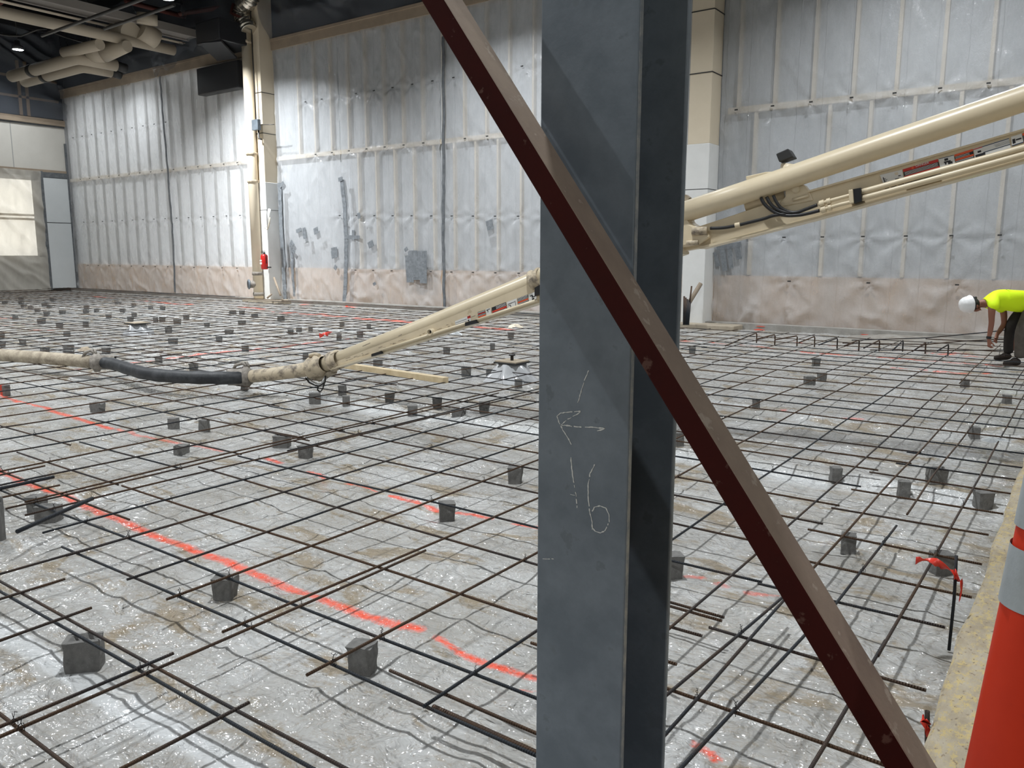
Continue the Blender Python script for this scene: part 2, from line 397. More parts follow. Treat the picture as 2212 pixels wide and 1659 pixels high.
c = mix(m, ramp(m, n3, [(.30, g(.8)), (.40, g(0))]), c, (.26, .22, .17))
c = mix(m, mth(m, 'MULTIPLY', attr(m, 'lap'), .62), c, (.70, .72, .73))
pn = mth(m, 'ADD', attr(m, 'paint'), mth(m, 'MULTIPLY', mth(m, 'SUBTRACT', noise(m, v, 55, 5, .8), .5), 2.2))
pm = ramp(m, mth(m, 'MULTIPLY', pn, .80), [(.30, g(1)), (.95, g(0))])
pm = mth(m, 'MULTIPLY', mth(m, 'MULTIPLY', pm, attr(m, 'pstr')), ramp(m, noise(m, v, 18, 4, .7), [(.35, g(.62)), (.6, g(.97))]), clamp=True)
c = mix(m, pm, c, (.88, .11, .055))
lk(m, c, bsdf(m).inputs['Base Color'])
lk(m, ramp(m, n1, [(.3, g(.06)), (.7, g(.17))]), bsdf(m).inputs['Roughness'])
vv = coords(m, 'Object', (1, 1.25, 1))
b1 = bump(m, noise(m, vv, 6, 3, .55, .8), 1.0, .05); b2 = bump(m, noise(m, vv, 15, 2, .5, 1.2), .9, .018, b1)
lk(m, b2, bsdf(m).inputs['Normal'])
M['floor'] = m
fl = grid_mesh('floor', np.stack([X, Y, Zf], -1), len(gx), len(gy), m, {'paint': dp, 'pstr': sa, 'lap': lap})
tag(fl, 'wrinkled clear plastic sheet over the dirt floor with orange spray-painted lines', 'floor', kind='structure')

def fz(x, y): return float(floor_h(np.array([[x]]), np.array([[y]]))[0, 0])
# floor of the rest of the hall (behind the camera / beyond the sheet) and the existing slab
o = struct('floor', MB().box((-37.6, -14, -.4), (16, 18.6, -.12)), speck('subgrade_dirt', (.22, .18, .13), (.17, .14, .10), .95, 0, 3, .4, .6), 'bare dirt subgrade under the plastic', 'floor')
# slab edge is slightly ragged
ys = [-14+.25*i for i in range(int((7.35+14)/.25)+1)]
mb = MB(); vs = []; 
prof = []
for i, yy in enumerate(ys):
    e = SX+.003*math.sin(yy*5)+random.uniform(-.01, .01)+.010*(yy-2)*(-.25)
    prof.append([(e+.02, yy, -.3), (e+.004, yy, .09), (e, yy, .138), (e+.012, yy, .15), (16, yy, .15), (16, yy, -.3)])
for p_ in prof: vs += p_
fs = []
for i in range(len(ys)-1):
    for k in range(6):
        fs.append((i*6+k, (i+1)*6+k, (i+1)*6+(k+1) % 6, i*6+(k+1) % 6))
fs.append(tuple(range(6))); fs.append(tuple((len(ys)-1)*6+k for k in reversed(range(6))))
mb.add(vs, fs); struct('floor', mb, M['slab'], 'rough yellowish concrete edge slab right of the rebar mat', 'floor')
# plastic beyond the slab's far end, to the right wall
gx2 = np.linspace(-.30, 9, 120); gy2 = np.linspace(7.3, 18.1, 150); X2, Y2 = np.meshgrid(gx2, gy2, indexing='ij')
o = grid_mesh('floor', np.stack([X2, Y2, floor_h(X2, Y2)], -1), 120, 150, M['floor'], {'paint': np.full(X2.shape, 9.), 'pstr': np.zeros(X2.shape), 'lap': np.zeros(X2.shape)})
tag(o, 'plastic-covered floor continuing at the far right', 'floor', kind='structure')
m = mat('bare_grey_dirt', (.3, .28, .25), .95); v = coords(m)
lk(m, mix(m, ramp(m, noise(m, v, 5, 8, .75), [(.35, g(0)), (.65, g(1))]), (.24, .21, .17), (.42, .40, .37)), bsdf(m).inputs['Base Color'])
lk(m, bump(m, noise(m, v, 12, 7, .75), 1, .03), bsdf(m).inputs['Normal']); M['dirt'] = m
xs = np.linspace(-4.6, 9, 110); yy = np.linspace(15.6, 17.75, 26); X3, Y3 = np.meshgrid(xs, yy, indexing='ij')
edge = np.clip((Y3-15.75-.25*np.sin(X3*1.7))/.5, 0, 1)*np.clip((X3+4.4)/1.2, 0, 1)
Z3 = floor_h(X3, Y3)-.03+edge*(.06+.08*fbm(X3*2, Y3*2, 70, 4))
o = grid_mesh('floor', np.stack([X3, Y3, Z3], -1), 110, 26, M['dirt']); tag(o, 'bare grey dirt strip by the wall behind the worker', 'floor', kind='structure')

# ------------------------------------------------------------------ long back wall
wallmb = MB().box((XL-.2, YW+.12, -.3), (12, YW+.4, 11.8))
struct('wall_back', wallmb, [M['facing']])
struct('wall_back', MB().box((XL, YW+.10, 1.18), (-24.0, YW+.125, 8.3)), [M['facing_white']])
struct('wall_back', MB().box((XL, YW+.02, -.1), (12, YW+.18, 1.18)), [M['beige_wall']])
mb = MB()
for x0, x1 in ((XL, -23.9), (-22.9, -8.2), (-7.1, 12)): mb.box((x0, YW-.02, 4.77), (x1, YW+.11, 4.90))
struct('trim_1', mb, M['batten'])
mb = MB()   # battens under the plastic
stripes_r = [-6.88+.81*k for k in range(16)]
for i, x in enumerate(stripes_r):
    mb.box((x-.035, YW+.0, 4.9), (x+.035, YW+.12, 8.3)); mb.box((x+1.18-.035 if i else x+.38, YW+.0, 1.2), (x+1.18+.035 if i else x+.45, YW+.12, 4.77))
for k in range(18):
    x = -21.8+.78*k
    if x < -8.4: mb.box((x-.03, YW+.0, 4.9), (x+.03, YW+.12, 8.3))
    x = -21.4+.78*k
    if x < -8.4 and k > 2: mb.box((x-.03, YW+.0, 1.2), (x+.03, YW+.12, 4.77))
struct('trim_2', mb, M['batten'])
mb = MB()   # grey joints of the left bay
gj = mat('grey_panel_joint', (.36, .36, .345), .8)
for k in range(17):
    x = -36.6+.80*k
    if x < -24.2:
        mb.box((x-.05, YW+.04, 4.9), (x+.05, YW+.12, 8.3)); mb.box((x+.34-.05, YW+.04, 1.2), (x+.34+.05, YW+.12, 4.77))
struct('trim_3', mb, gj)
# ledge above the sheeting, dark void over it
mb = MB()
for x0, x1 in ((XL, -23.4), (-22.9, -7.85), (-7.25, 12)):
    mb.box((x0, YW-.12, 8.30), (x1, YW+.15, 8.62)); mb.box((x0, YW-.16, 8.57), (x1, YW+.15, 8.65))
struct('trim_4', mb, M['ledge'])
struct('wall_back', MB().box((XL, YW+.05, 8.66), (12, YW+.12, 11.8)), M['darkbox'])

FAST_R = [(x, 4.83) for x in stripes_r] + [(-6.48+.813*k, 2.03) for k in range(12)] + [(-6.07, 7.3), (-4.44, 7.6), (-3.5, 6.9)] + [(-5.5+1.63*k, 1.08) for k in range(6)]
FAST_M = [(-20.9+.78*k, 4.83) for k in range(17)] + [(-19.85+.78*k, 2.86-.022*k) for k in range(15)] + [(-21.3+.78*k, 6.5) for k in range(16)] + [(-19.2+.8*k, 1.14) for k in range(14)]
FAST_L = [(-36.26+.80*k, 4.83) for k in range(15)] + [(-36.26+.80*k, 3.0) for k in range(15)] + [(-36.6+.80*k, 6.6) for k in range(10)]+[(-36.2+.9*k, 1.13) for k in range(13)]
def sheet(name, x0, x1, z0, z1, yb, fast, mt, seed, label, amp=1., step=.05, parent=None):
    nx = max(8, int((x1-x0)/step)); nz = int((z1-z0)/step)
    gx_ = np.linspace(x0, x1, nx); gz_ = np.linspace(z0, z1, nz); A, B = np.meshgrid(gx_, gz_, indexing='ij')
    d = .030*(fbm(A*1.6, B*.35, seed, 3)-.5)+.020*(fbm(A*5, B*.8, seed+9, 3)-.5)
    wA = A+.5*fbm(A*.8, B*.5, seed+3, 2); 
    d = d+.028*np.clip(1-np.abs(fbm(wA*1.5+B*.5, B*.6-A*.3, seed+5, 3)-.5)*6, 0, 1)**2
    low = np.exp(-np.clip(B-.2, 0, 9)/.9)
    d = d+low*.10*(np.clip(1-np.abs(fbm(A*1.6+B*.6, B*1.2, seed+7, 3)-.5)*5, 0, 1)**1.5-.25)
    for fx, fzz in fast:
        if not (x0-.6 < fx < x1+.6): continue
        dx = A-fx; dz = B-fzz; r = np.hypot(dx, dz)+1e-3; th = np.arctan2(dz, dx)
        k = 5+int(fx*7) % 3
        w = np.exp(-r/.42)*np.clip(r/.07, 0, 1)
        d = d+.032*w*np.cos(th*k+fx*3)*np.where(dz < 0, 1.35, .7)-.03*np.exp(-(r/.09)**2)
    Yy = yb-.03-amp*d
    o = grid_mesh(name, np.stack([A, Yy, B], -1), nx, nz, mt)
    if label: tag(o, label, 'plastic sheet', group='clear plastic sheets hung on the long wall')
    mb = MB()
    for fx, fzz in fast:
        if x0 < fx < x1 and z0 < fzz < z1: mb.box((fx-.035, yb-.075, fzz-.014), (fx+.035, yb-.055, fzz+.014))
    if mb.f: 
        q = mb.build('fastener', M['screw'], parent=o); q['kind'] = 'stuff'
    return o
sL = sheet('plastic_sheet', XL+.03, -23.45, .04, 8.4, YW-.04, FAST_L, M['poly_left'], 101, 'milky white plastic sheet on the far left bay, between room corner and first column', .6)
sM1 = sheet('plastic_sheet', -22.9, -19.76, .02, 8.4, YW-.04, FAST_M, M['poly'], 131, 'narrow clear plastic sheet just right of the column with the extinguisher')
sM2 = sheet('plastic_sheet', -19.74, -15.58, .02, 8.4, YW-.04, FAST_M, M['poly'], 161, 'clear plastic sheet with the big grey tape patch, middle of the long wall')
sM3 = sheet('plastic_sheet', -15.56, -7.85, .02, 8.4, YW-.04, FAST_M, M['poly'], 191, 'creased clear plastic sheet behind the boom, left of the near steel column')
sR = sheet('plastic_sheet', -7.24, 9, .02, 8.4, YW-.04, FAST_R, M['poly'], 221, 'big shiny clear plastic sheet on the right bay behind the worker')
def tape_parts(parent, items, mt=None):
    for pts in items:
        mb = MB(); pts = [at_y(x, y, YW-.14) for x, y in pts[:-1]], pts[-1]
        P_, w = pts; P_ = [p + Vector((0, random.uniform(-.004, .004), 0)) for p in P_]
        for a, b in zip(P_, P_[1:]):
            d = (b-a).normalized(); n_ = d.cross(Vector((0, 1, 0))).normalized()*w/2
            e = [random.uniform(.8, 1.2) for _ in range(4)]
            mb.prism([a-n_*e[0], b-n_*e[1], b+n_*e[2], a+n_*e[3]], (0, 1, 0), .012)
        mb.build('tape_strip', mt or M['tape'], parent=parent)
# vertical seams
def seam(parent, pts, w, mt):
    mb = MB(); P_ = [at_y(x, y, YW-.13) for x, y in pts]; Q = []
    for a, b in zip(P_, P_[1:]):
        for k in range(8): Q.append(a.lerp(b, k/8)+Vector((random.uniform(-.012, .012), random.uniform(-.01, .01), 0)))
    Q.append(P_[-1])
    for a, b in zip(Q, Q[1:]):
        mb.prism([a-Vector((w/2, 0, 0)), b-Vector((w/2, 0, 0)), b+Vector((w/2, 0, 0)), a+Vector((w/2, 0, 0))], (0, 1, 0), .02)
    mb.build('seam_tape', mt, parent=parent)
seam(sL, [(345, 165), (352, 250), (363, 380), (369, 450), (374, 520), (378, 631)], .09, M['darktape'])
seam(sM3, [(957, 78), (958, 200), (958, 380), (957, 500), (960, 664)], .09, M['darktape'])
seam(sM2, [(738, 388), (744, 440), (748, 520), (747, 580), (744, 655)], .16, M['tape'])
seam(sM1, [(604, 395), (606, 470), (612, 560), (616, 648)], .18, M['tape'])
seam(sM1, [(627, 526), (632, 560), (633, 600), (636, 640)], .10, M['tape'])
tape_parts(sM1, [[(640, 500), (650, 496), .12], [(648, 494), (649, 500), .14], [(656, 492), (659, 516), .14], [(681, 492), (684, 505), .22], [(628, 521), (634, 530), .12], [(631, 540), (637, 546), .12], [(628, 566), (632, 572), .1], [(604, 404), (613, 394), .12], [(716, 545), (728, 543), .3], [(721, 541), (724, 557), .28], [(722, 575), (727, 580), .14]])
tape_parts(sM2, [[(746, 512), (777, 512.5), .10], [(763, 497), (763.5, 518), .12], [(796, 531), (806, 524), .18], [(731, 388), (740, 386), .12], [(774, 460), (777, 472), .13], [(874, 541), (880, 536), .10], [(808, 610), (810, 616), .12],
    [(884, 552), (886, 610), .30], [(893, 541), (895, 600), .32], [(902, 545), (903, 598), .34], [(913, 542), (914, 612), .26], [(882, 556), (918, 553), .34], [(882, 575), (920, 571), .36], [(884, 594), (919, 590), .34]])
tape_parts(sM3, [[(1056, 476), (1060, 496), .24]])
tape_parts(sR, [[(1543, 545), (1552, 575), .08], [(1560, 535), (1566, 585), .12], [(1575, 530), (1580, 580), .10], [(1590, 525), (1598, 560), .12], [(1548, 536), (1600, 528), .10]])
# spray marks at the wall base
def splat(pts, Yp, parent=None, name='paint_mark'):
    mb = MB(); 
    for (x, y, w, h) in pts:
        a = at_y(x-w/2, y-h/2, Yp); b = at_y(x+w/2, y+h/2, Yp); n = 14; c0 = (a+b)/2; hx = abs(b.x-a.x)/2; hz = abs(b.z-a.z)/2
        ring = [c0+Vector((hx*math.cos(t)*random.uniform(.75, 1.1), 0, hz*math.sin(t)*random.uniform(.7, 1.15))) for t in [2*math.pi*i/n for i in range(n)]]
        mb.prism(ring, (0, 1, 0), .006)
    return mb.build(name, M['orangepaint'], parent=parent)
M['orangepaint'] = speck('orange_spray_paint', (.86, .085, .035), (.70, .10, .05), .7, 0, 20, .4, .6)
curb = struct('trim_5', MB().box((-22.2, YW-.42, -.05), (12, YW-.16, .13)).box((XL, YW-.36, -.05), (-24.2, YW-.12, .10)), speck('grey_footing_concrete', (.36, .345, .32), (.28, .265, .24), .9, 0, 4, .4, .6, .3))
splat([(1640, 713, 24, 7), (1643, 705, 20, 3), (1878, 729, 22, 6), (1868, 723, 20, 3), (749, 662, 6, 5), (758, 664, 5, 4)], YW-.43, curb)

# ------------------------------------------------------------------ left end wall
def yz(x, y): return at_x(x, y, XL)
struct('wall_left', MB().box((XL-.3, -14, -.3), (XL-.1, YW+.2, 11.8)), M['darkbox'])
struct('wall_left', MB().box((XL-.1, -14, 5.22), (XL, YW-.06, 7.12)), M['cream_panel'])
mb = MB(); [mb.box((XL, y_, 5.22), (XL+.012, y_+.03, 7.12)) for y_ in (15.75, 13.3, 10.9)]
struct('trim_6', mb, gj)
struct('trim_7', MB().box((XL-.08, -14, 7.12), (XL+.12, YW-.06, 7.36)).box((XL-.08, -14, 5.12), (XL+.05, YW-.06, 5.22)), M['ledge'])
struct('trim_8', MB().box((XL-.02, 16.78, 4.90), (XL+.06, YW-.08, 5.12)).box((XL, -14, 7.05), (XL+.03, YW-.06, 7.12)), M['darktape'])
# white tall panel
t = thing('wall_panel', (XL+.06, 17.35, .1), 'tall plain white panel in the corner of the left wall, edged with dark tape', 'panel')
MB().box((XL, 16.86, .12), (XL+.06, 17.88, 2.96)).box((XL, 16.86, 2.99), (XL+.06, 17.88, 4.88)).build('board', M['white_panel'], parent=t)
MB().box((XL, 16.72, .05), (XL+.08, 16.86, 5.15)).box((XL, 17.88, .1), (XL+.07, 17.96, 6.4)).build('edge_tape', M['darktape'], parent=t)
# opening with daylit window behind milky plastic
wn = struct('window_1', MB().box((XL-.09, 9.5, 1.55), (XL-.07, 16.42, 4.74)), mat('daylight_pane', (.9, .9, .85), .5, Emission_Color=(1, .96, .86, 1), Emission_Strength=1.15))
struct('wall_left', MB().box((XL-.1, -14, -.1), (XL-.05, 16.72, 1.55)).box((XL-.1, 16.42, 1.5), (XL-.05, 16.8, 5.2)).box((XL-.1, -14, 4.74), (XL-.05, 16.72, 5.2)).box((XL-.1, -14, 1.5), (XL-.05, 9.5, 5.2)), mat('pale_wall_behind_plastic', (.46, .44, .40), .8))
mb = MB()
for zz in (3.05, 3.22): mb.box((XL-.07, 9.5, zz), (XL-.04, 16.42, zz+.09))
mb.box((XL-.07, 14.1, 1.55), (XL-.04, 14.2, 4.74)); mb.build('window_frame', M['batten'], parent=wn)
gy_ = np.linspace(6, 16.74, 160); gz_ = np.linspace(.02, 5.14, 80); A, B = np.meshgrid(gy_, gz_, indexing='ij')
d = .10*np.clip(1-np.abs(fbm(A*.8+B*.8, B*.5, 301, 3)-.5)*5, 0, 1)**2+.05*fbm(A*2, B*.6, 310, 3)
o = grid_mesh('plastic_sheet', np.stack([XL+.06+d, A, B], -1), 160, 80, M['poly_door'], flip=True)
tag(o, 'sagging milky plastic over the daylit window at the far left', 'plastic sheet')
# dark opening above with plywood framing, veiled by plastic
mb = MB()
for y_ in (12.4, 14.6, 16.2, 16.5): mb.box((XL-.06, y_, 7.4), (XL, y_+.12, 9.6))
for z_ in (8.1, 8.9): mb.box((XL-.06, 9, z_), (XL, YW-.2, z_+.1))
struct('trim_9', mb, mat('brown_framing', (.20, .13, .07), .8))
gy_ = np.linspace(6, 17.9, 120); gz_ = np.linspace(7.36, 11, 50); A, B = np.meshgrid(gy_, gz_, indexing='ij')
d = .35*fbm(A*.7, B*.6, 330, 3)+.3*np.clip(1-np.abs(fbm(A*.5+B, B*.7, 335, 3)-.5)*5, 0, 1)**2
o = grid_mesh('plastic_sheet', np.stack([XL+.05+d, A, B], -1), 120, 50, M['poly_dark'], flip=True)
tag(o, 'grey-blue plastic draped over the dark timber-framed opening, top left', 'plastic sheet')
# plastic in front of the void above the ledge, per bay
for x0, x1, sd, lb in ((XL+.05, -23.5, 401, 'smoky plastic closing the dark gap above the far left bay'), (-22.9, -7.9, 421, 'smoky plastic closing the dark gap above the middle bay')):
    gx_ = np.linspace(x0, x1, 140); gz_ = np.linspace(8.62, 11.2, 40); A, B = np.meshgrid(gx_, gz_, indexing='ij')
    d = .5*fbm(A*.5, B*.5, sd, 3)+.15*np.clip(1-np.abs(fbm(A*1.2+B, B*.7, sd+3, 3)-.5)*5, 0, 1)**2
    o = grid_mesh('plastic_sheet', np.stack([A, YW-.12-d*np.clip((B-8.6)/.6, 0, 1), B], -1), 140, 40, M['poly_dark'])
    tag(o, lb, 'plastic sheet')

# other walls, ceiling
struct('wall_right', MB().box((12, -14, -.3), (12.3, YW+.4, 11.8)), M['facing'])
struct('wall_front', MB().box((XL-.3, -14.3, -.3), (12.3, -14, 11.8)), M['facing'])
struct('ceiling', MB().box((XL-.3, -14.3, 11.8), (12.3, YW+.4, 12.1)), M['darkceil'])

# ------------------------------------------------------------------ lamps
for i, (x, y) in enumerate(LAMPS):
    if y < 0 and x > 0: continue
    lb = 'round high-bay lamp ' + ('glowing at far left above the bent ducts' if i == 0 else 'cut by the top edge, left of the foil duct' if i == 1 else 'on the ceiling outside the photo, row %d lamp %d' % (i//5+1, i % 5+1))
    LZ = 9.5 if i == 0 else 8.75 if i == 5 else LAMP_Z
    if i == 5: lb = 'high-bay lamp hidden above the bent ducts by the wall'
    t = thing('high_bay_lamp', (x, y, LZ), lb, 'lamp', 'high-bay lamps in a grid')
    MB().lathe((x, y, LZ), [(.001, .34), (.09, .33), (.10, .18), (.21, .12), (.22, .0), (.19, -.01)], 20).build('housing', M['lampbody'], parent=t)
    MB().lathe((x, y, LZ), [(.19, .0), (.10, -.018), (.001, -.02)], 20).build('lens', M['lamp'], parent=t)
    MB().tube([(x, y, LZ+.33), (x, y, 11.8)], .012, 6).build('cord', M['rodm'], parent=t)

# ------------------------------------------------------------------ building columns
M['plinth'] = speck('dusty_plinth_concrete', (.42, .36, .28), (.34, .29, .22), .9, 0, 3, .4, .6, .3)
def column(x0, x1, y0, y1, zs, label, base):
    t = thing('building_column', ((x0+x1)/2, (y0+y1)/2, 0), label, 'column')
    MB().box((x0, y0, zs), (x1, y1, 11.8)).build('upper_casing', M['colcream'], parent=t, bevel=.01)
    MB().box((x0-.01, y0-.01, -.1), (x1+.01, y1+.01, zs)).build('lower_casing', M['colwhite'], parent=t, bevel=.01)
    MB().box((x0-.012, y0-.012, 5.6), (x1+.012, y1+.012, 5.62)).box((x0-.012, y0-.012, 6.9), (x1+.012, y1+.012, 6.92)).box((x0-.012, y0-.012, 3.1), (x1+.012, y1+.012, 3.115)).build('strap_wire', M['screw'], parent=t)
    o = MB().box((x0-.6, y0-.4, -.12), (x1+.9, y1, .10)).build('column_plinth', M['plinth'], bevel=.02); tag(o, 'low dusty concrete plinth under the '+label, 'plinth')
    return t
c1 = column(-23.38, -22.93, 17.45, 18.0, 4.02, 'white and cream column with the red extinguisher', 0)
c2 = column(-7.80, -7.28, 17.45, 18.0, 4.1, 'white and cream column right of the steel column', 0)
# pipe by column one
def y1(x, y, Y=17.3): return at_y(x, y, Y)
t = thing('drain_pipe', tuple(y1(566, 640)), 'fat cream vertical drain pipe left of the extinguisher column', 'pipe')
P0 = y1(566, 641); P1 = y1(536, 66); dn = (P0-P1)
xs_ = (P0.x+P1.x)/2-.15
MB().tube([(xs_, 17.3, .0), (xs_, 17.3, 9.1)], .165, 18).build('pipe', M['colcream'], parent=t)
for z_ in (4.05, 4.95, 8.5): MB().lathe((xs_, 17.3, z_), [(.165, -.05), (.19, -.04), (.19, .04), (.165, .05)], 18).build('strap', M['cream_dirty'], parent=t)
MB().lathe((xs_, 17.3, .28), [(.165, -.06), (.185, -.05), (.185, .05), (.165, .06)], 18).lathe((xs_, 17.3, .98), [(.165, -.06), (.185, -.05), (.185, .05), (.165, .06)], 18).build('coupling', M['clamp'], parent=t)
d_ = Vector((-.45, -1, 0)).normalized(); c_ = Vector((xs_, 17.3, .62))
MB().tube([c_, c_+d_*.30], .13, 18).build('cleanout_branch', M['clamp'], parent=t)
MB().lathe(c_+d_*.30, [(.001, .045), (.12, .045), (.165, .03), (.175, 0), (.13, -.03)], 20, axis=d_, mis=[0, 1, 1, 1]).build('cleanout_cap', [M['rubber'], M['galv']], parent=t)
t = thing('foil_duct', (xs_-.1, 17.3, 9.2), 'crumpled silver foil duct on top of the cream drain pipe', 'duct')
pts = [y1(x, y, 17.25) for x, y in ((538, 66), (530, 50), (520, 32), (524, 16), (538, 2), (545, -18))]; Q = []
for a, b in zip(pts, pts[1:]):
    for k in range(9): Q.append(a.lerp(b, k/9))
MB().tube(Q, .2, 16, radii=[.26+.03*math.sin(i*2.1)+random.uniform(-.02, .02) for i in range(len(Q))]).build('duct_body', M['flex'], parent=t)
MB().tube([pts[1]+Vector((.1, -.2, .1)), pts[2]+Vector((-.1, -.3, 0)), pts[3]+Vector((-.2, -.2, .1))], .05, 8).build('strap', M['redsteel'], parent=t)
t = thing('junction_box', tuple(y1(560, 270)), 'small grey electrical box halfway up the extinguisher column', 'electrical box')
a = y1(551, 283, 17.33); b = y1(563, 258, 17.33)
MB().box((a.x, 17.2, a.z), (b.x, 17.33, b.z)).build('box', M['galv'], parent=t, bevel=.01)
MB().tube([(b.x-.1, 17.3, a.z), (b.x-.1, 17.3, a.z-.25), (b.x+.02, 17.31, a.z-.3)], .03, 8).tube([(b.x, 17.3, (a.z+b.z)/2), (b.x+.7, 17.32, (a.z+b.z)/2-.05)], .012, 6).tube([(a.x+.1, 17.31, b.z), (a.x+.08, 17.31, b.z+3.4)], .02, 6).build('conduit', M['rodm'], parent=t)
# extinguisher
ce = y1(571, 562, 17.18)
t = thing('fire_extinguisher', (ce.x, ce.y, .95), 'red fire extinguisher strapped to the white column near its foot', 'extinguisher')
zb = y1(571, 582, 17.18).z; zt = y1(571, 549, 17.18).z
MB().lathe((ce.x, ce.y, zb), [(.001, 0), (.10, .005), (.115, .03), (.115, zt-zb-.06), (.09, zt-zb-.015), (.04, zt-zb)], 20).build('cylinder', M['red_ext'], parent=t)
MB().lathe((ce.x, ce.y, zt), [(.035, 0), (.035, .05), (.02, .06), (.001, .06)], 12).box((ce.x-.14, ce.y-.02, zt+.05), (ce.x+.04, ce.y+.02, zt+.07)).box((ce.x-.12, ce.y-.02, zt+.09), (ce.x+.04, ce.y+.02, zt+.105)).build('valve_handle', M['black'], parent=t)
MB().tube([(ce.x+.04, ce.y, zt+.03), (ce.x+.13, ce.y-.03, zt-.02), (ce.x+.14, ce.y-.02, zb+.2)], .014, 8).build('hose', M['black'], parent=t)
MB().box((ce.x-.09, ce.y-.119, zb+.17), (ce.x+.02, ce.y-.08, zb+.24)).box((ce.x-.09, ce.y-.119, zb+.27), (ce.x+.02, ce.y-.08, zb+.32)).build('label_sticker', M['white'], parent=t)
MB().box((ce.x-.12, ce.y, zb+.05), (ce.x+.12, 17.36, zb+.09)).build('bracket', M['rodm'], parent=t)
t = thing('wall_phone', tuple(y1(575, 478, 17.3)), 'white handset and paper tag hung on the extinguisher column', 'handset')
MB().tube([y1(582, 452, 17.3), y1(581, 462, 17.25), y1(582, 485, 17.25)], .05, 8).build('handset', M['colwhite'], parent=t)
MB().tube([y1(583, 470, 17.2), y1(580, 490, 17.2), y1(577, 496, 17.2), y1(574, 488, 17.25)], .02, 6).build('cord', M['batten'], parent=t)
a = y1(570, 496, 17.3); b = y1(576.5, 462, 17.3)
MB().box((a.x, 17.28, a.z), (b.x, 17.30, b.z)).box((a.x+.02, 17.275, a.z+.05), (b.x-.02, 17.282, a.z+.07)).build('paper_tag', [M['white']], parent=t)
# leaning pieces at the column feet
def rod_thing(name, pts, r, mt, label, cat, group=None, sq=None, n=10):
    o = MB().tube(pts, r, n, sq=sq).build(name, mt, origin=pts[0]); return tag(o, label, cat, group)
rod_thing('wood_stick', [y1(587, 635, 17.0), y1(577, 648-4, 16.9)], .03, M['ledge'], 'short dark stick leaning at the left foot of the extinguisher column', 'stick')
rod_thing('wood_stick', [y1(592, 600, 17.3), y1(606, 638, 17.0)], .035, M['ledge'], 'long dark stick leaning at the right side of the extinguisher column', 'stick')
rod_thing('wood_stick', [y1(1514, 612, 17.2), y1(1480, 668, 16.9)], .055, M['ledge'], 'brown timber leaning on the white column right of the steel column', 'timber', n=4)
for i in range(5):
    rod_thing('rebar_stake', [y1(1478+i*3.2, 640+i*3, 16.9), y1(1477+i*2.4, 702, 16.8)], .022, M['rebar'], ['leftmost', 'second from left', 'middle', 'second from right', 'rightmost'][i]+' of five rods standing at the foot of the right white column', 'stake', 'rods standing at the right white column')
rod_thing('rebar_stake', [y1(1494, 618, 17.0), y1(1488, 668, 16.9)], .018, M['rebar'], 'single taller thin rod standing above the bundle by the right column', 'stake')

# ------------------------------------------------------------------ ceiling services (top left)
Zc = 8.5
rod_thing('ceiling_pipe', [(-26.3, 4, Zc), (-26.3, 16.5, Zc)], .17, M['duct'], 'long cream overhead pipe crossing the top left corner', 'pipe', n=16)
t = thing('cable_tray', (-26.2, 10, 9.1), 'wide grey overhead tray above the cream pipe, top left', 'cable tray')
MB().box((-26.60, 3, 9.05), (-26.0, 17.3, 9.12)).box((-26.66, 3, 9.0), (-26.58, 17.3, 9.25)).box((-26.02, 3, 9.0), (-25.94, 17.3, 9.25)).build('tray', M['greybeam'], parent=t)
MB().tube([(-26.85, 3, 8.97), (-26.85, 17.3, 8.97)], .025, 6).tube([(-26.98, 3, 8.97), (-26.98, 17.3, 8.97)], .025, 6).build('conduit', M['batten'], parent=t)
rod_thing('ceiling_rod', [(-26.4, 12.25, 8.1), (-20, 12.1, 8.1)], .045, M['rodm'], 'thin dark rod crossing diagonally over the cream pipe', 'rod')
rod_thing('ceiling_rod', [(-24.2, 13.0, 8.12), (-20.4, 12.9, 8.12)], .045, M['rodm'], 'short dark rod beside the long crossing rod', 'rod')
for (Yd, X0_, X1_, Y1_, lb) in ((14.0, -32.7, -27.9, 15.3, 'upper of the two bent tan ducts under the ceiling, far left'), (14.7, -33.3, -29.0, 15.7, 'lower of the two bent tan ducts under the ceiling, far left')):
    t = thing('bent_duct', (X0_, Yd, 8.0), lb, 'duct', 'bent tan ducts, far left')
    MB().tube([(X0_, Yd, 8.0), (X1_-.3, Yd, 8.0), (X1_-.05, Yd+.05, 8.0), (X1_, Yd+.3, 8.0), (X1_, Y1_, 8.0)], .20, 16).build('duct_body', M['duct'], parent=t)
    MB().tube([(X0_+1.5, Yd, 8.0), (X0_+1.75, Yd, 8.0)], .215, 16).build('band', M['blackplate'], parent=t)
    MB().tube([(X1_, Y1_, 8.0), (X1_, Y1_+.35, 7.95)], .16, 12).build('end_cap', M['blackplate'], parent=t)
rod_thing('ceiling_duct', [tuple(at_z(139, 114, 8.2)), tuple(at_z(216, 96, 8.2))], .17, M['duct'], 'short straight tan duct above the bent ducts', 'duct', n=14)
t = thing('exhaust_duct', tuple(at_z(230, 112, 8.9)), 'fat tan exhaust duct with a collar, left of the cream pipe end', 'duct')
a, b, c_ = at_z(196, 113, 8.25), at_z(226, 112, 8.25), at_z(275, 100, 8.25)
MB().tube([a, b], .33, 18).build('collar', M['duct'], parent=t); MB().tube([b, c_], .4, 18, radii=[.32, .18]).build('taper', M['duct'], parent=t)
t = thing('exhaust_duct', tuple(at_z(300, 75, 9.2)), 'pair of fat tan duct ends behind the cable tray', 'duct')
for q in ((253, 70, 284, 72), (300, 62, 335, 85)):
    MB().tube([at_z(q[0], q[1], 8.9), at_z(q[2], q[3], 8.7)], .34, 18).build('duct_body', M['duct'], parent=t)
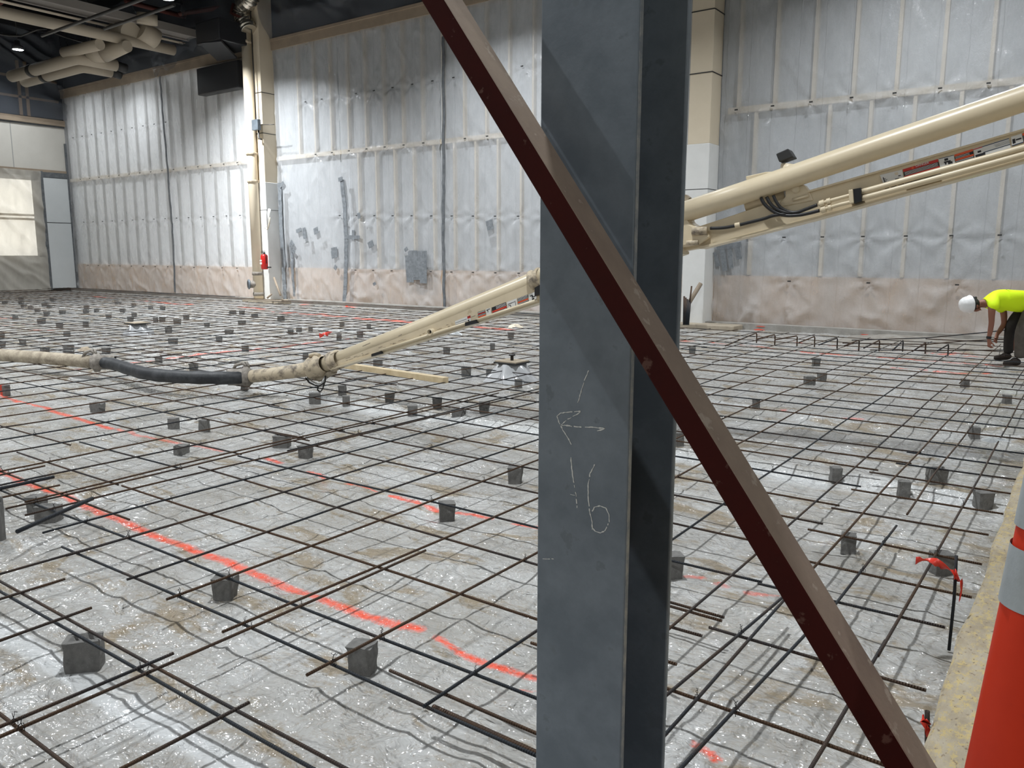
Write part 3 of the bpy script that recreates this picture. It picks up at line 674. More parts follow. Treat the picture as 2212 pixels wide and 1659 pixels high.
MB().tube([at_z(318, 30, 9.2), at_z(318, 52, 8.9)], .31, 16).build('duct_body', M['duct'], parent=t)
t = thing('hanging_heater', (-24.3, 17, 8), 'dark plastic-wrapped box hanging at the wall left of the foil duct', 'heater')
a = at_y(424, 98, 16.2); b = at_y(472, 36, 16.2)
MB().box((a.x, 16.2, a.z), (b.x, 17.6, b.z)).build('casing', M['darkbox'], parent=t, bevel=.03)
p_ = [at_y(430, 92, 16.2), at_y(478, 88, 16.2), at_y(512, 125, 17.4), at_y(470, 130, 17.4)]
MB().prism(p_, Vector((0, .4, 1)).normalized(), .06).build('lower_flap', M['darkbox'], parent=t)
a = at_y(426, 206, 17.6); b = at_y(512, 128, 17.6)
MB().box((a.x, 17.62, a.z), (b.x, 17.95, b.z)).build('rear_duct', M['darkbox'], parent=t, bevel=.03)
for i, (x0, y0_, x1, y1_, lb) in enumerate(((270, 2, 400, 36, 'red primed roof joist glowing dim behind the second lamp'), (388, 30, 520, 8, 'dim brown roof brace between the lamp and the foil duct'), (-10, 14, 8, 2, 'red roof brace at the top left corner'))):
    rod_thing('roof_joist', [at_z(x0, y0_, 10.2), at_z(x1, y1_, 10.2)], .09, M['redsteel'], lb, 'joist', n=4)
for i, x in enumerate(range(-36, 12, 4)):
    MB().box((x-.06, -13, 10.6), (x+.06, 18, 11.0)).build('trim_%d' % (20+i), M['darkceil'])['kind'] = 'structure'
def cable(pts, r, lb):
    P_ = [at_z(*p) for p in pts]; rod_thing('hanging_cable', P_, r, M['rodm'], lb, 'cable', n=6)
cable([(-10, 72, 8.8), (20, 77, 8.7), (45, 78, 8.7), (80, 64, 8.9), (100, 62, 9.0)], .03, 'sagging grey cable above the far left lamp')
cable([(110, 68, 8.9), (140, 80, 8.7), (175, 90, 8.7), (215, 98, 8.8), (265, 97, 8.8)], .025, 'sagging cable running under the cream pipe')
# limp plastic scrap hanging under the cream pipe's end
gu = np.linspace(0, 1, 50); gv = np.linspace(0, 1, 30); U, V = np.meshgrid(gu, gv, indexing='ij')
PX = 320+115*U+V*12; PZt = at_y(350, 82, 17.3).z; zz_ = PZt-V*(1.4-1.0*U)+.15*np.sin(U*14)*V
xx_ = np.array([at_y(float(q), 120., 17.2).x for q in PX.reshape(-1)]).reshape(PX.shape)
o = grid_mesh('plastic_sheet', np.stack([xx_, 17.3-.25*fbm(U*6, V*3, 77, 3)+0*U, zz_], -1), 50, 30, M['poly_dark']); tag(o, 'loose torn plastic hanging beneath the end of the cream pipe', 'plastic sheet')

# ------------------------------------------------------------------ near steel column and brace
YF, CX0, CX1, CY1 = 1.60, -1.083, -.833, 1.862
t = thing('steel_column', ((CX0+CX1)/2, (YF+CY1)/2, 0), 'big blue-grey steel I-beam column with chalk marks in the foreground', 'column')
mb = MB()
def rbox(mb, a, b, r=.004): mb.box(a, b)
MB().box((CX0, YF, -.2), (CX1, YF+.017, 11.5)).build('front_flange', [M['galv']], parent=t, bevel=.004)
MB().box((CX0, CY1-.017, -.2), (CX1, CY1, 11.5)).build('rear_flange', [M['galv']], parent=t, bevel=.004)
MB().box(((CX0+CX1)/2-.006, YF+.017, -.2), ((CX0+CX1)/2+.006, CY1-.017, 11.5)).build('web', [M['galv']], parent=t)
MB().box((CX1-.0005, YF+.002, -.2), (CX1+.001, YF+.015, 11.5)).build('flange_edge', [M['steel_edge']], parent=t)
def chalk(pts, w=.0042):
    mb = MB(); P_ = [at_y(x, y, YF-.0006) for x, y in pts]; Q = [P_[0]]
    for a, b in zip(P_, P_[1:]):
        n = max(2, int((b-a).length/.005))
        for k in range(1, n+1): Q.append(a.lerp(b, k/n)+Vector((random.uniform(-.0007, .0007), 0, random.uniform(-.0007, .0007))))
    for a, b in zip(Q, Q[1:]):
        if random.random() < .13: continue
        d = (b-a).normalized(); n_ = d.cross(Vector((0, 1, 0)))*(w/2*random.uniform(.35, 1))
        mb.prism([a-n_, b-n_, b+n_, a+n_], (0, 1, 0), .0008)
    return mb
def cz(pts): return [(1100+x/3.0175, 700+y/3.0175) for x, y in pts]
mb = MB()
for st, w in (([(517, 303), (490, 370), (455, 485), (447, 510)], .0025), ([(465, 570), (400, 572), (335, 580), (312, 600), (325, 640), (350, 690), (385, 745), (405, 785)], .0035),
           ([(465, 572), (440, 590), (380, 620), (335, 662)], .0030), ([(335, 658), (420, 668), (520, 672), (625, 680), (575, 697)], .0038),
           ([(400, 852), (408, 940), (418, 1020), (435, 1110), (443, 1200)], .0034), ([(557, 915), (528, 970), (515, 1050), (515, 1140), (525, 1220), (540, 1290), (540, 1340)], .0034),
           ([(540, 1220), (555, 1195), (590, 1183), (630, 1200), (650, 1240), (652, 1290), (625, 1345), (595, 1362), (560, 1350), (540, 1325)], .0034), ([(398, 1110), (440, 1118)], .0015), ([(218, 1530), (290, 1531)], .002)):
    q = chalk(cz(st), w); mb.add(q.v, q.f)
mb.build('chalk_mark', M['chalk'], parent=t)
MB().box((CX0-.06, YF-.05, .0), (CX1+.06, CY1+.05, .025)).build('base_plate', M['galv'], parent=t)

BY = 1.455; BW = .088; BT = .0505
def by(x, y): return at_y(x, y, BY)
a0, a1 = by(960, 0), by(1975, 1659); dB = (a1-a0).normalized(); nB = Vector((dB.z, 0, -dB.x))
if nB.x < 0: nB = -nB
endT = (.155-a0.z)/dB.z; L0 = a0-dB*1.9; L1 = a0+dB*endT
t = thing('steel_brace', tuple(L1), 'rusty red-brown square tube brace slanting down in front of the steel column', 'brace')
vs = []
for P_ in (L0, L1):
    vs += [P_-nB*BT, P_, P_+Vector((0, BW, 0)), P_-nB*BT+Vector((0, BW, 0))]
mb = MB().add(vs, [(0, 1, 5, 4), (2, 3, 7, 6), (3, 0, 4, 7), (0, 3, 2, 1), (4, 5, 6, 7)], 0).add([], []); 
mb.f.append((1, 2, 6, 5)); mb.mi.append(1); mb.sm.append(False)
mb.build('tube', [M['oxide'], M['oxide_dust']], parent=t, bevel=.004)
MB().box((L1.x-.10, BY-.03, .15), (L1.x+.09, BY+BW+.03, .162)).build('foot_plate', M['oxide'], parent=t)
MB().prism([L0-nB*BT+dB*.2+Vector((0, BW/2, 0)), L0+dB*.2+Vector((0, BW/2, 0)), L0+dB*.5+nB*.05+Vector((0, BW/2, 0)), L0+dB*.5-nB*.1+Vector((0, BW/2, 0))], (0, 1, 0), .012).build('gusset_plate', M['oxide'], parent=t)

# ------------------------------------------------------------------ traffic cone
cc = at_d(2216, 1659, 1.115)
t = thing('channelizer_cone', (cc.x, cc.y, .15), 'tall orange cone with grey reflective bands standing on the concrete at right', 'traffic cone')
def rad(z): return .0705+(cc.z-z)*.083
prof = lambda z0, z1, e=0: [(rad(z0)+e, z0), (rad(z1)+e, z1)]
MB().lathe((cc.x, cc.y, 0), [(rad(.19), .19), (rad(.6), .6), (rad(1.0), 1.0), (rad(1.42), 1.42), (.025, 1.43), (.022, 1.47), (.035, 1.48), (.035, 1.50), (.001, 1.51)], 40).build('cone_body', M['plastic_cone'], parent=t)
zA, zB, zC, zD = at_d(2177, 1262, 1.148).z, at_d(2195, 1128, 1.164).z, at_d(2204, 1083, 1.173).z, at_d(2212, 960, 1.173).z
MB().lathe((cc.x, cc.y, 0), [(rad(zA)+.003, zA), (rad(zB)+.003, zB)], 40).build('reflective_band', M['collar'], parent=t)
MB().lathe((cc.x, cc.y, 0), [(rad(zC)+.003, zC), (rad(zD)+.003, zD)], 40).build('reflective_band', M['collar'], parent=t)
MB().box((cc.x-.17, cc.y-.17, .15), (cc.x+.17, cc.y+.17, .19)).build('rubber_base', M['rubber'], parent=t, bevel=.01)

# ------------------------------------------------------------------ placing boom
bn = Vector((.64, -6.62, 0)).normalized(); bp = Vector((-7.15, 6.07, .37))
def bq(x, y, off=0.): return on_plane(x, y, bp+bn*off, bn)
boom = thing('placing_boom', tuple(bq(700, 790)), 'long cream concrete placing boom crossing behind the steel column', 'concrete boom')
RB = .089
lo_pts = [(688, 794), (930, 700), (1140, 613), (1490, 460)]
MB().tube([bq(x, y, .0) for x, y in lo_pts], RB, 24).build('lower_tube', M['cream'], parent=boom)
up_pts = [(1470, 461), (1659, 399), (1900, 317), (2212, 213), (2700, 48)]
MB().tube([bq(x, y, .03) for x, y in up_pts], RB, 24).build('upper_tube', M['cream'], parent=boom)
arm = MB().prism([bq(728, 794), bq(826, 762), bq(1167, 652), bq(1480, 545), bq(1480, 470), bq(728, 778)], bn, .172).build('lower_arm', M['cream_chip'], parent=boom, bevel=.01)
MB().prism([bq(728, 797), bq(826, 766), bq(1167, 656), bq(1480, 549), bq(1480, 543), bq(1167, 650), bq(826, 761), bq(728, 793)], bn, .215).build('arm_flange', M['cream'], parent=arm)
MB().tube([bq(820, 758, .118), bq(1012, 697, .118)], .016, 10).tube([bq(1030, 692, .118), bq(1162, 648, .118)], .016, 10).build('hydraulic_pipe', M['cream'], parent=arm)
for q in ((806, 770, 826, 758), (1008, 704, 1032, 690), (1158, 640, 1170, 615)):
    a = bq(q[0], q[1], .12); b = bq(q[2], q[3], .12)
    MB().prism([a, bq(q[2], q[1]-6, .12), b, bq(q[0], q[3]+6, .12)], bn, .06).build('pipe_clamp', M['black'], parent=arm)
MB().lathe(bq(935, 717, .085), [(.035, 0), (.035, .06), (.028, .062), (.026, .02), (.001, .02)], 16, axis=bn, mis=[0, 0, 0, 1]).build('pin_socket', [M['cream'], M['blackd']], parent=arm)
# scratches and chips
mb = MB()
for k in range(60):
    x = random.uniform(740, 1150); yl = 795-(x-728)*.325+random.uniform(-14, -7)-(x-728)*.01; w = random.uniform(2, 11)
    a = bq(x, yl, .0868); b = bq(x+w, yl-w*.34, .0868); n_ = Vector((0, 0, random.uniform(.002, .006)))
    if x < 1130: mb.prism([a, b, b+n_, a+n_], bn, .0015)
for (x, y, w) in ((713, 767, 12), (725, 762, 6), (783, 749, 9), (790, 746, 10), (860, 727, 8)): 
    a = bq(x, y, .125); b = bq(x+w, y-w*.4, .125); mb.prism([a, b, b+Vector((0, 0, .01)), a+Vector((0, 0, .008))], bn, .002)
mb.build('paint_chip', M['conc_dirty'], parent=arm)['kind'] = 'stuff'
def decal(parent, quad, off, items, name='decal'):
    tl, tr, br, bl = [bq(x, y, off) for x, y in quad]
    def P_(u, v): return tl.lerp(tr, u).lerp(bl.lerp(br, u), v)
    mats = []; mb = MB()
    for (u0, v0, u1, v1, mt) in items:
        if mt not in mats: mats.append(mt)
        e = bn*(.0012*(1+items.index((u0, v0, u1, v1, mt))*.12))
        mb.prism([P_(u0, v0)+e, P_(u1, v0)+e, P_(u1, v1)+e, P_(u0, v1)+e], bn, .0012, mats.index(mt))
    return mb.build(name, [M[k] for k in mats], parent=parent)
def z6(pts): return [(850+x/6.32, 560+y/6.32) for x, y in pts]
def lines(n, v0, v1, u0=.03, u1=.97, mt='white', fill=.35):
    st = (v1-v0)/n; return [(u0, v0+i*st+st*.3, u1, v0+i*st+st*(.3+fill), mt) for i in range(n)]
decal(arm, z6([(840, 845), (1050, 765), (1060, 865), (850, 925)]), .0868, [(0, 0, 1, 1, 'white'), (.80, 0, 1, .35, 'redd'), (.8, .08, 1, .14, 'blackd'), (0, .3, .75, .36, 'blued'), (0, .62, .8, .68, 'blued'), (.82, .5, .9, .8, 'blackd')])
decal(arm, z6([(1150, 725), (1250, 690), (1262, 768), (1160, 800)]), .0868, [(0, 0, 1, 1, 'blackd'), (0, .3, 1, .45, 'redd'), (0, .8, 1, 1, 'orange_d')]+lines(2, .5, .8)+lines(1, 0, .3))
decal(arm, z6([(1262, 680), (1325, 662), (1335, 745), (1272, 768)]), .0868, [(0, 0, 1, 1, 'white'), (.1, .15, .5, .3, 'blackd'), (.3, .3, .45, .6, 'blackd'), (.5, .1, .9, .22, 'blackd')])
decal(arm, z6([(1340, 660), (1535, 585), (1555, 705), (1358, 775)]), .0868, [(0, 0, 1, 1, 'blackd'), (0, .42, 1, .62, 'redd'), (.2, .47, .8, .57, 'orange_d'), (0, 0, .3, .22, 'blackd')]+lines(3, .05, .4, .3, .97)+lines(3, .64, .98))
decal(arm, z6([(1548, 585), (1680, 535), (1695, 655), (1565, 708)]), .0868, [(0, 0, 1, 1, 'white'), (.08, .25, .5, .33, 'blackd'), (.5, .25, .8, .31, 'blackd'), (.3, .45, .36, .85, 'blackd'), (.35, .8, .6, .86, 'blackd'), (.82, .2, .86, .8, 'blackd'), (.1, .42, .34, .48, 'blackd')])
decal(arm, z6([(1690, 535), (1835, 480), (1850, 600), (1710, 655)]), .0868, [(0, 0, 1, 1, 'blackd'), (0, .42, 1, .56, 'orange_d'), (0, .86, 1, 1, 'orange_d')]+lines(3, .0, .4)+lines(2, .58, .86))
decal(arm, z6([(1842, 480), (1945, 440), (1960, 570), (1855, 605)]), .0868, [(0, 0, 1, 1, 'white'), (.2, .2, .55, .32, 'blackd'), (.4, .3, .6, .5, 'blackd'), (.55, .4, .85, .5, 'blackd'), (.4, .55, .7, .8, 'blackd')])
# coupling rings at the tip and near the column
ax = (bq(760, 765, .03)-bq(700, 788, .03)).normalized()
def ring(name, x, y, prof, mt, parent=boom, off=.03, axv=None):
    return MB().lathe(bq(x, y, off), prof, 28, axis=axv or ax).build(name, mt, parent=parent)
ring('swivel_flange', 724, 779, [(.088, -.06), (.115, -.05), (.115, -.02), (.10, -.01), (.10, .02), (.112, .03), (.112, .06), (.088, .07)], M['cream_dirty'])
cl = ring('coupling', 683, 793, [(.085, -.10), (.12, -.09), (.135, -.05), (.118, -.02), (.118, .03), (.135, .06), (.12, .10), (.09, .14)], M['cream_dirty'])
MB().tube([bq(672, 775, .03), bq(670, 768, .05), bq(680, 765, .05), bq(690, 768, .06)], .022, 10).build('coupling_lever', M['cream_dirty'], parent=cl)
MB().prism([bq(683, 808), bq(722, 800), bq(723, 807), bq(706, 816), bq(695, 824), bq(686, 820)], bn, .10).build('bracket', M['conc_dirty'], parent=boom, bevel=.01)
ring('coupling', 1160, 604, [(.088, -.05), (.105, -.05), (.105, -.03), (.095, -.02), (.095, .02), (.105, .03), (.105, .05), (.088, .05)], M['cream_dirty'])
MB().tube([bq(666, 815, .05), bq(672, 825, .06), bq(684, 832, .05), bq(696, 830, .05), (bq(704, 814, .05))], .022, 10).build('sling_loop', M['shackle'], parent=boom)
MB().tube([bq(660, 816, .08), bq(668, 827, .09), bq(688, 835, .08), bq(702, 826, .08), bq(703, 812, .08)], .008, 8).tube([bq(688, 832, .05), bq(686, 842, .05), bq(692, 848, .05)], .009, 6).tube([bq(703, 822, .05), bq(697, 840, .05), bq(691, 848, .05)], .007, 6).build('wire_rope', M['wire'], parent=boom)
# reducer pipe and rubber hose on the mat
pk = [tuple(bq(676, 795, .03)), tuple(at_z(650, 800, .33)), tuple(at_z(600, 807, .28)), tuple(at_z(545, 813, .225))]
MB().tube(pk, .075, 18, radii=[.09, .082, .078, .076]).build('reducer_pipe', M['cream_dirty'], parent=boom)
HZ = .212
hp = [(532, 814), (500, 816.5), (460, 816), (420, 815.5), (380, 813.5), (345, 811), (310, 806), (285, 799), (260, 791), (240, 785), (222, 783)]
t = thing('delivery_hose', tuple(at_z(380, 826, .13)), 'black rubber concrete hose lying on the rebar, left of the boom tip', 'hose')
pts = []
for (x, y), (x2, y2) in zip(hp, hp[1:]):
    for k in range(4): pts.append(at_z(x+(x2-x)*k/4, y+(y2-y)*k/4, HZ))
pts.append(at_z(*hp[-1], HZ))
MB().tube(pts, .078, 18, radii=[.078+.003*math.sin(i*1.3) for i in range(len(pts))]).build('hose_body', M['rubber'], parent=t)
for (x, y, s) in ((528, 814, 1), (214, 783, -1)):
    c_ = at_z(x, y, HZ); d_ = (at_z(x+12, y, HZ)-at_z(x-12, y+.6, HZ)).normalized()
    q = MB().lathe(c_, [(.080, -.20*s), (.098, -.18*s), (.098, -.02*s), (.125, 0), (.128, .05*s), (.10, .07*s), (.075, .10*s)], 22, axis=d_).build('end_fitting', M['clamp'], parent=t)
    e = c_+d_*.04*s
    MB().tube([e+Vector((0, 0, .115)), e+Vector((-.06, -.02, .16)), e+Vector((-.16, -.05, .13)), e+Vector((-.2, -.07, .05))], .02, 8).tube([e+Vector((.03, 0, .12)), e+Vector((-.04, .02, .17)), e+Vector((-.14, 0, .14))], .016, 8).build('clamp_lever', M['clamp'], parent=q)
MB().tube([at_z(206, 783, HZ), at_z(150, 777.5, HZ), at_z(80, 772, HZ), at_z(0, 767, HZ), at_z(-120, 759, HZ)], .088, 18).build('steel_pipe', M['conc_dirty'], parent=t)

# boom beam on the right
def zb_(pts): return [(1450+x/2.903, y/2.903) for x, y in pts]
beam_px = zb_([(20, 1560), (70, 1578), (200, 1555), (470, 1485), (900, 1375), (1450, 1222), (2212, 1012), (2900, 815), (2900, 600), (2212, 822), (1300, 1085), (870, 1208), (640, 1270), (400, 1352), (140, 1437), (60, 1440)])
beam = MB().prism([bq(x, y, -.06) for x, y in beam_px], bn, .14).build('beam', M['cream'], parent=boom, bevel=.008)
MB().prism([bq(x, y, -.06) for x, y in zb_([(200, 1562), (900, 1384), (1450, 1230), (2212, 1020), (2900, 830), (2900, 815), (2212, 1005), (1450, 1216), (900, 1368), (200, 1548)])], bn, .21).build('bottom_flange', M['cream'], parent=beam)
MB().prism([bq(x, y, -.06) for x, y in zb_([(870, 1212), (1300, 1090), (2212, 828), (2900, 610), (2900, 598), (2212, 815), (1300, 1078), (870, 1200)])], bn, .18).build('top_flange', M['cream'], parent=beam)
# knuckle, lever plates
MB().prism([bq(x, y, -.02) for x, y in zb_([(-10, 1250), (80, 1300), (135, 1400), (230, 1450), (260, 1490), (200, 1530), (60, 1560), (-40, 1540)])], bn, .2).build('knuckle', M['cream'], parent=boom, bevel=.02)
MB().tube([bq(*zb_([(130, 1450)])[0], .09), bq(*zb_([(225, 1448)])[0], .07)], .035, 12).tube([bq(*zb_([(95, 1525)])[0], .09), bq(*zb_([(170, 1520)])[0], .08)], .022, 10).build('knuckle_pin', M['cream_dirty'], parent=boom)
MB().prism([bq(x, y, -.04) for x, y in zb_([(725, 1190), (840, 1160), (880, 1212), (900, 1260), (700, 1300), (690, 1270), (725, 1240)])], bn, .12).build('lever_plate', M['cream'], parent=boom, bevel=.008)
MB().lathe(bq(*zb_([(782, 1185)])[0], .02), [(.001, .02), (.03, .02), (.032, 0), (.045, -.005), (.045, -.03)], 18, axis=bn).build('pivot_pin', M['cream'], parent=boom)
MB().tube([bq(*zb_([(470, 1290)])[0], -.08), bq(*zb_([(720, 1225)])[0], -.08)], .065, 16).build('cylinder', M['cream'], parent=boom)
MB().tube([bq(*zb_([(715, 1190)])[0], -.1), bq(*zb_([(745, 1030)])[0], -.1)], .07, 16).build('stub_post', M['cream'], parent=boom)
p_ = zb_([(670, 972), (745, 938), (778, 990), (690, 1022)])
MB().prism([bq(x, y, -.1) for x, y in p_], bn, .16).build('work_light', M['blackplate'], parent=boom, bevel=.006)
p_ = zb_([(475, 1108), (600, 1080), (640, 1078), (640, 1110), (478, 1135)])
MB().prism([bq(x, y, -.12) for x, y in p_], bn, .08).build('small_box', M['cream'], parent=boom, bevel=.006)
p_ = zb_([(78, 1222), (100, 1222), (122, 1240), (110, 1255), (78, 1262)])
MB().prism([bq(x, y, -.1) for x, y in p_], bn, .06).build('light_bracket', M['conc_dirty'], parent=boom)
# hoses in black
def bh(pts, r, mt='black', nm='hydraulic_hose', par=boom, off=.07):
    P_ = [bq(*q, off) for q in zb_(pts)]; Q = []
    for i in range(len(P_)-1):
        p0 = P_[max(i-1, 0)]; p1 = P_[i]; p2 = P_[i+1]; p3 = P_[min(i+2, len(P_)-1)]
        for k in range(5):
            t_ = k/5; Q.append(.5*((2*p1)+(p2-p0)*t_+(2*p0-5*p1+4*p2-p3)*t_*t_+(3*p1-p0-3*p2+p3)*t_**3))
    Q.append(P_[-1]); MB().tube(Q, r, 10).build(nm, M[mt], parent=par)
bh([(562, 1240), (585, 1280), (640, 1325), (710, 1350), (790, 1350), (860, 1338), (930, 1320)], .0135)
bh([(598, 1235), (620, 1275), (660, 1310), (720, 1332), (790, 1330), (850, 1310), (915, 1285)], .0135)
bh([(640, 1225), (655, 1260), (685, 1300), (730, 1325), (790, 1336)], .0125)
bh([(245, 1432), (330, 1428), (420, 1412), (500, 1392), (580, 1372), (640, 1352), (720, 1340)], .0135)
bh([(400, 1414), (432, 1408)], .020, 'cream', 'hose_sleeve', boom, .075)
bh([(925, 1283), (960, 1270), (1000, 1258), (1120, 1225), (1155, 1215)], .0145, 'cream', 'hydraulic_pipe', beam)
bh([(935, 1320), (980, 1306), (1050, 1285), (1120, 1268), (1155, 1258)], .0145, 'cream', 'hydraulic_pipe', beam)
bh([(930, 1281), (960, 1271)], .026, 'cream', 'pipe_fitting', beam); bh([(975, 1266), (1000, 1259)], .024, 'cream', 'pipe_fitting', beam)
bh([(940, 1318), (970, 1309)], .026, 'cream', 'pipe_fitting', beam); bh([(985, 1304), (1005, 1299)], .024, 'cream', 'pipe_fitting', beam)
bh([(1180, 1208), (1600, 1092), (2212, 925), (2900, 730)], .022, 'cream', 'hydraulic_pipe', beam)
bh([(1180, 1248), (1600, 1135), (2212, 968), (2900, 772)], .022, 'cream', 'hydraulic_pipe', beam)
p_ = zb_([(1140, 1190), (1195, 1180), (1200, 1262), (1150, 1278)])
MB().prism([bq(x, y, .06) for x, y in p_], bn, .10).build('pipe_clamp', M['black'], parent=beam)
p_ = zb_([(1118, 1195), (1146, 1190), (1152, 1275), (1125, 1280)])
MB().prism([bq(x, y, .065) for x, y in p_], bn, .12).build('pipe_clamp', M['cream'], parent=beam, bevel=.005)
MB().tube([bq(*zb_([(760, 1253)])[0], .03), bq(*zb_([(860, 1226)])[0], .03)], .012, 8).build('weld_bar', M['cream'], parent=beam)
def z8(pts): return [(1900+x/6.91, 180+y/6.91) for x, y in pts]
D0 = .013
decal(beam, z8([(5, 1370), (335, 1290), (360, 1430), (60, 1505)]), D0, [(0, 0, 1, 1, 'white'), (.08, .3, .12, .9, 'blackd'), (.05, .45, .2, .5, 'blackd'), (.05, .6, .25, .65, 'blackd'), (.05, .75, .2, .8, 'blackd'), (.65, .12, .8, .4, 'batten'), (.6, .75, .8, .82, 'blackd'), (.78, .5, .9, .58, 'blackd')])
dg = decal(beam, z8([(345, 1285), (870, 1130), (900, 1265), (375, 1420)]), D0, [(0, 0, 1, 1, 'blackd'), (0, 0, 1, .30, 'redd'), (0, .76, 1, 1, 'redd'), (.25, .05, .31, .25, 'orange_d')]+lines(4, .33, .75))
decal(beam, z8([(885, 1125), (1105, 1070), (1130, 1205), (905, 1262)]), D0, [(0, 0, 1, 1, 'white'), (0, 0, 1, .06, 'blued'), (.35, .15, .6, .4, 'blackd'), (.3, .45, .75, .62, 'blackd'), (.55, .6, .85, .85, 'blackd'), (.35, .62, .45, .8, 'blackd')])
decal(beam, z8([(1115, 1065), (1390, 980), (1415, 1125), (1140, 1205)]), D0, [(0, 0, 1, 1, 'blackd'), (0, 0, 1, .22, 'orange_d'), (0, .5, 1, .68, 'orange_d')]+lines(2, .24, .5, .03, .8)+lines(2, .7, .98))
decal(beam, z8([(1400, 980), (1930, 815), (1960, 960), (1425, 1120)]), D0, [(0, 0, 1, 1, 'white'), (.15, .02, 1, .10, 'blued'), (0, .03, .25, .12, 'redd'), (.25, .62, 1, .70, 'blued'), (.1, .35, .2, .55, 'blackd'), (.02, .68, .3, .95, 'blackd')]+[(.55+.02*i, .22+.09*i, 1, .235+.09*i, 'blued') for i in range(4)])
decal(beam, z8([(1960, 800), (2120, 750), (2150, 885), (1975, 940)]), D0, [(0, 0, 1, 1, 'white'), (.1, .3, .35, .8, 'blackd'), (.4, .4, .9, .55, 'blackd'), (0, .9, 1, 1, 'blued')])
decal(beam, z8([(2130, 750), (2500, 640), (2520, 770), (2150, 885)]), D0, [(0, 0, 1, 1, 'orange_d'), (0, .25, 1, .95, 'blackd')]+lines(4, .28, .92))
decal(beam, z8([(375, 1470), (905, 1335), (915, 1370), (385, 1510)]), D0, [(0, 0, 1, 1, 'blackd')]+lines(2, .1, .95))
decal(beam, z8([(390, 1560), (920, 1415), (925, 1440), (400, 1582)]), D0, [(0, 0, 1, 1, 'blackd')])
decal(beam, z8([(80, 1560), (365, 1485), (370, 1510), (90, 1590)]), D0, [(0, .2, .2, .8, 'blackd'), (.3, .3, .6, .6, 'blackd'), (.7, 0, 1, .7, 'blackd')])
def text_on(txt, a, b, off, mt, parent, hfac=1.0):
    A_, B_ = bq(*a, off), bq(*b, off); cu = bpy.data.curves.new('lettering', 'FONT'); cu.body = txt; cu.size = 1; cu.extrude = .01
    tmp = bpy.data.objects.new('tmp', cu); COL.objects.link(tmp); dg_ = bpy.context.evaluated_depsgraph_get(); me = bpy.data.meshes.new_from_object(tmp.evaluated_get(dg_)); bpy.data.objects.remove(tmp)
    w = max(v.co.x for v in me.vertices); s = (B_-A_).length/w; X_ = (B_-A_).normalized(); Z_ = bn; Yv = Z_.cross(X_).normalized()
    if Yv.z < 0: Yv = -Yv
    w0 = Vector(parent['_w'])
    for v in me.vertices: c = v.co.copy(); v.co = A_+X_*c.x*s+Yv*c.y*s*hfac+bn*(.001 if c.z > 0 else 0)-w0
    me.materials.clear(); me.materials.append(mt); o = bpy.data.objects.new('lettering', me); COL.objects.link(o); o.parent = parent; o['_w'] = tuple(w0)
text_on('DANGER', z8([(540, 1252)])[0], z8([(740, 1196)])[0], D0+.004, M['white'], beam, 1.1)

# ------------------------------------------------------------------ lumber, covers, ribbons, scraps
a, b = at_z(700, 781, .16), at_z(963, 820, .16); d_ = (b-a).normalized(); n_ = d_.cross(Vector((0, 0, 1)))
mb = MB(); w = .045; hgt = .045
vs = [a+n_*w-Vector((0, 0, hgt)), a-n_*w-Vector((0, 0, hgt)), a-n_*w+Vector((0, 0, hgt*.6)), a+n_*w+Vector((0, 0, hgt*.6)), b+n_*w-Vector((0, 0, hgt)), b-n_*w-Vector((0, 0, hgt)), b-n_*w+Vector((0, 0, hgt*.6)), b+n_*w+Vector((0, 0, hgt*.6))]
o = mb.add(vs, [(0, 1, 2, 3), (7, 6, 5, 4), (0, 4, 5, 1), (1, 5, 6, 2), (2, 6, 7, 3), (3, 7, 4, 0)]).build('lumber', M['wood'], origin=a, bevel=.004)
tag(o, 'pale timber stud lying on the rebar below the boom', 'timber')
def cover(px, py, wpx, lb, knob, r_bag):
    c_ = at_z(px, py, .24); s = wpx/2*((c_-CP).dot(fwd))/F
    t = thing('access_cover', (c_.x, c_.y, 0), lb, 'cover')
    MB().box((c_.x-s, c_.y-s*.9, .215), (c_.x+s, c_.y+s*.9, .235)).build('black_frame', M['blackplate'], parent=t, bevel=.004)
    MB().box((c_.x-s*.93, c_.y-s*.83, .234), (c_.x+s*.93, c_.y+s*.83, .25)).build('board', M['ply'], parent=t)
    if knob: MB().lathe((c_.x, c_.y, .25), [(.022, 0), (.022, .06), (.045, .065), (.045, .08), (.001, .082)], 14).build('knob', M['black'], parent=t)
    n = 26; vs = []
    for i, (rr, zz) in enumerate([(r_bag, -.02), (r_bag*.85, .05), (r_bag*.62, .13), (r_bag*.5, .2), (r_bag*.42, .214)]):
        for k in range(n):
            th = 2*math.pi*k/n; f = 1+.16*math.sin(th*5+i)+random.uniform(-.08, .08); vs.append((c_.x+rr*f*math.cos(th), c_.y+rr*f*math.sin(th), zz))
    fs = [(i*n+k, i*n+(k+1) % n, (i+1)*n+(k+1) % n, (i+1)*n+k) for i in range(4) for k in range(n)]
    MB().add(vs, fs, 0, True).build('plastic_wrap', M['floorwrap'], parent=t)
M['floorwrap'] = mat('bunched_clear_plastic', (.55, .56, .57), .18)
cover(1106, 780, 60, 'square board cover with black knob over bunched plastic, left of the steel column', True, .34)
cover(297, 697, 42, 'dusty board cover with black edge lying far left beyond the hose', False, .3)
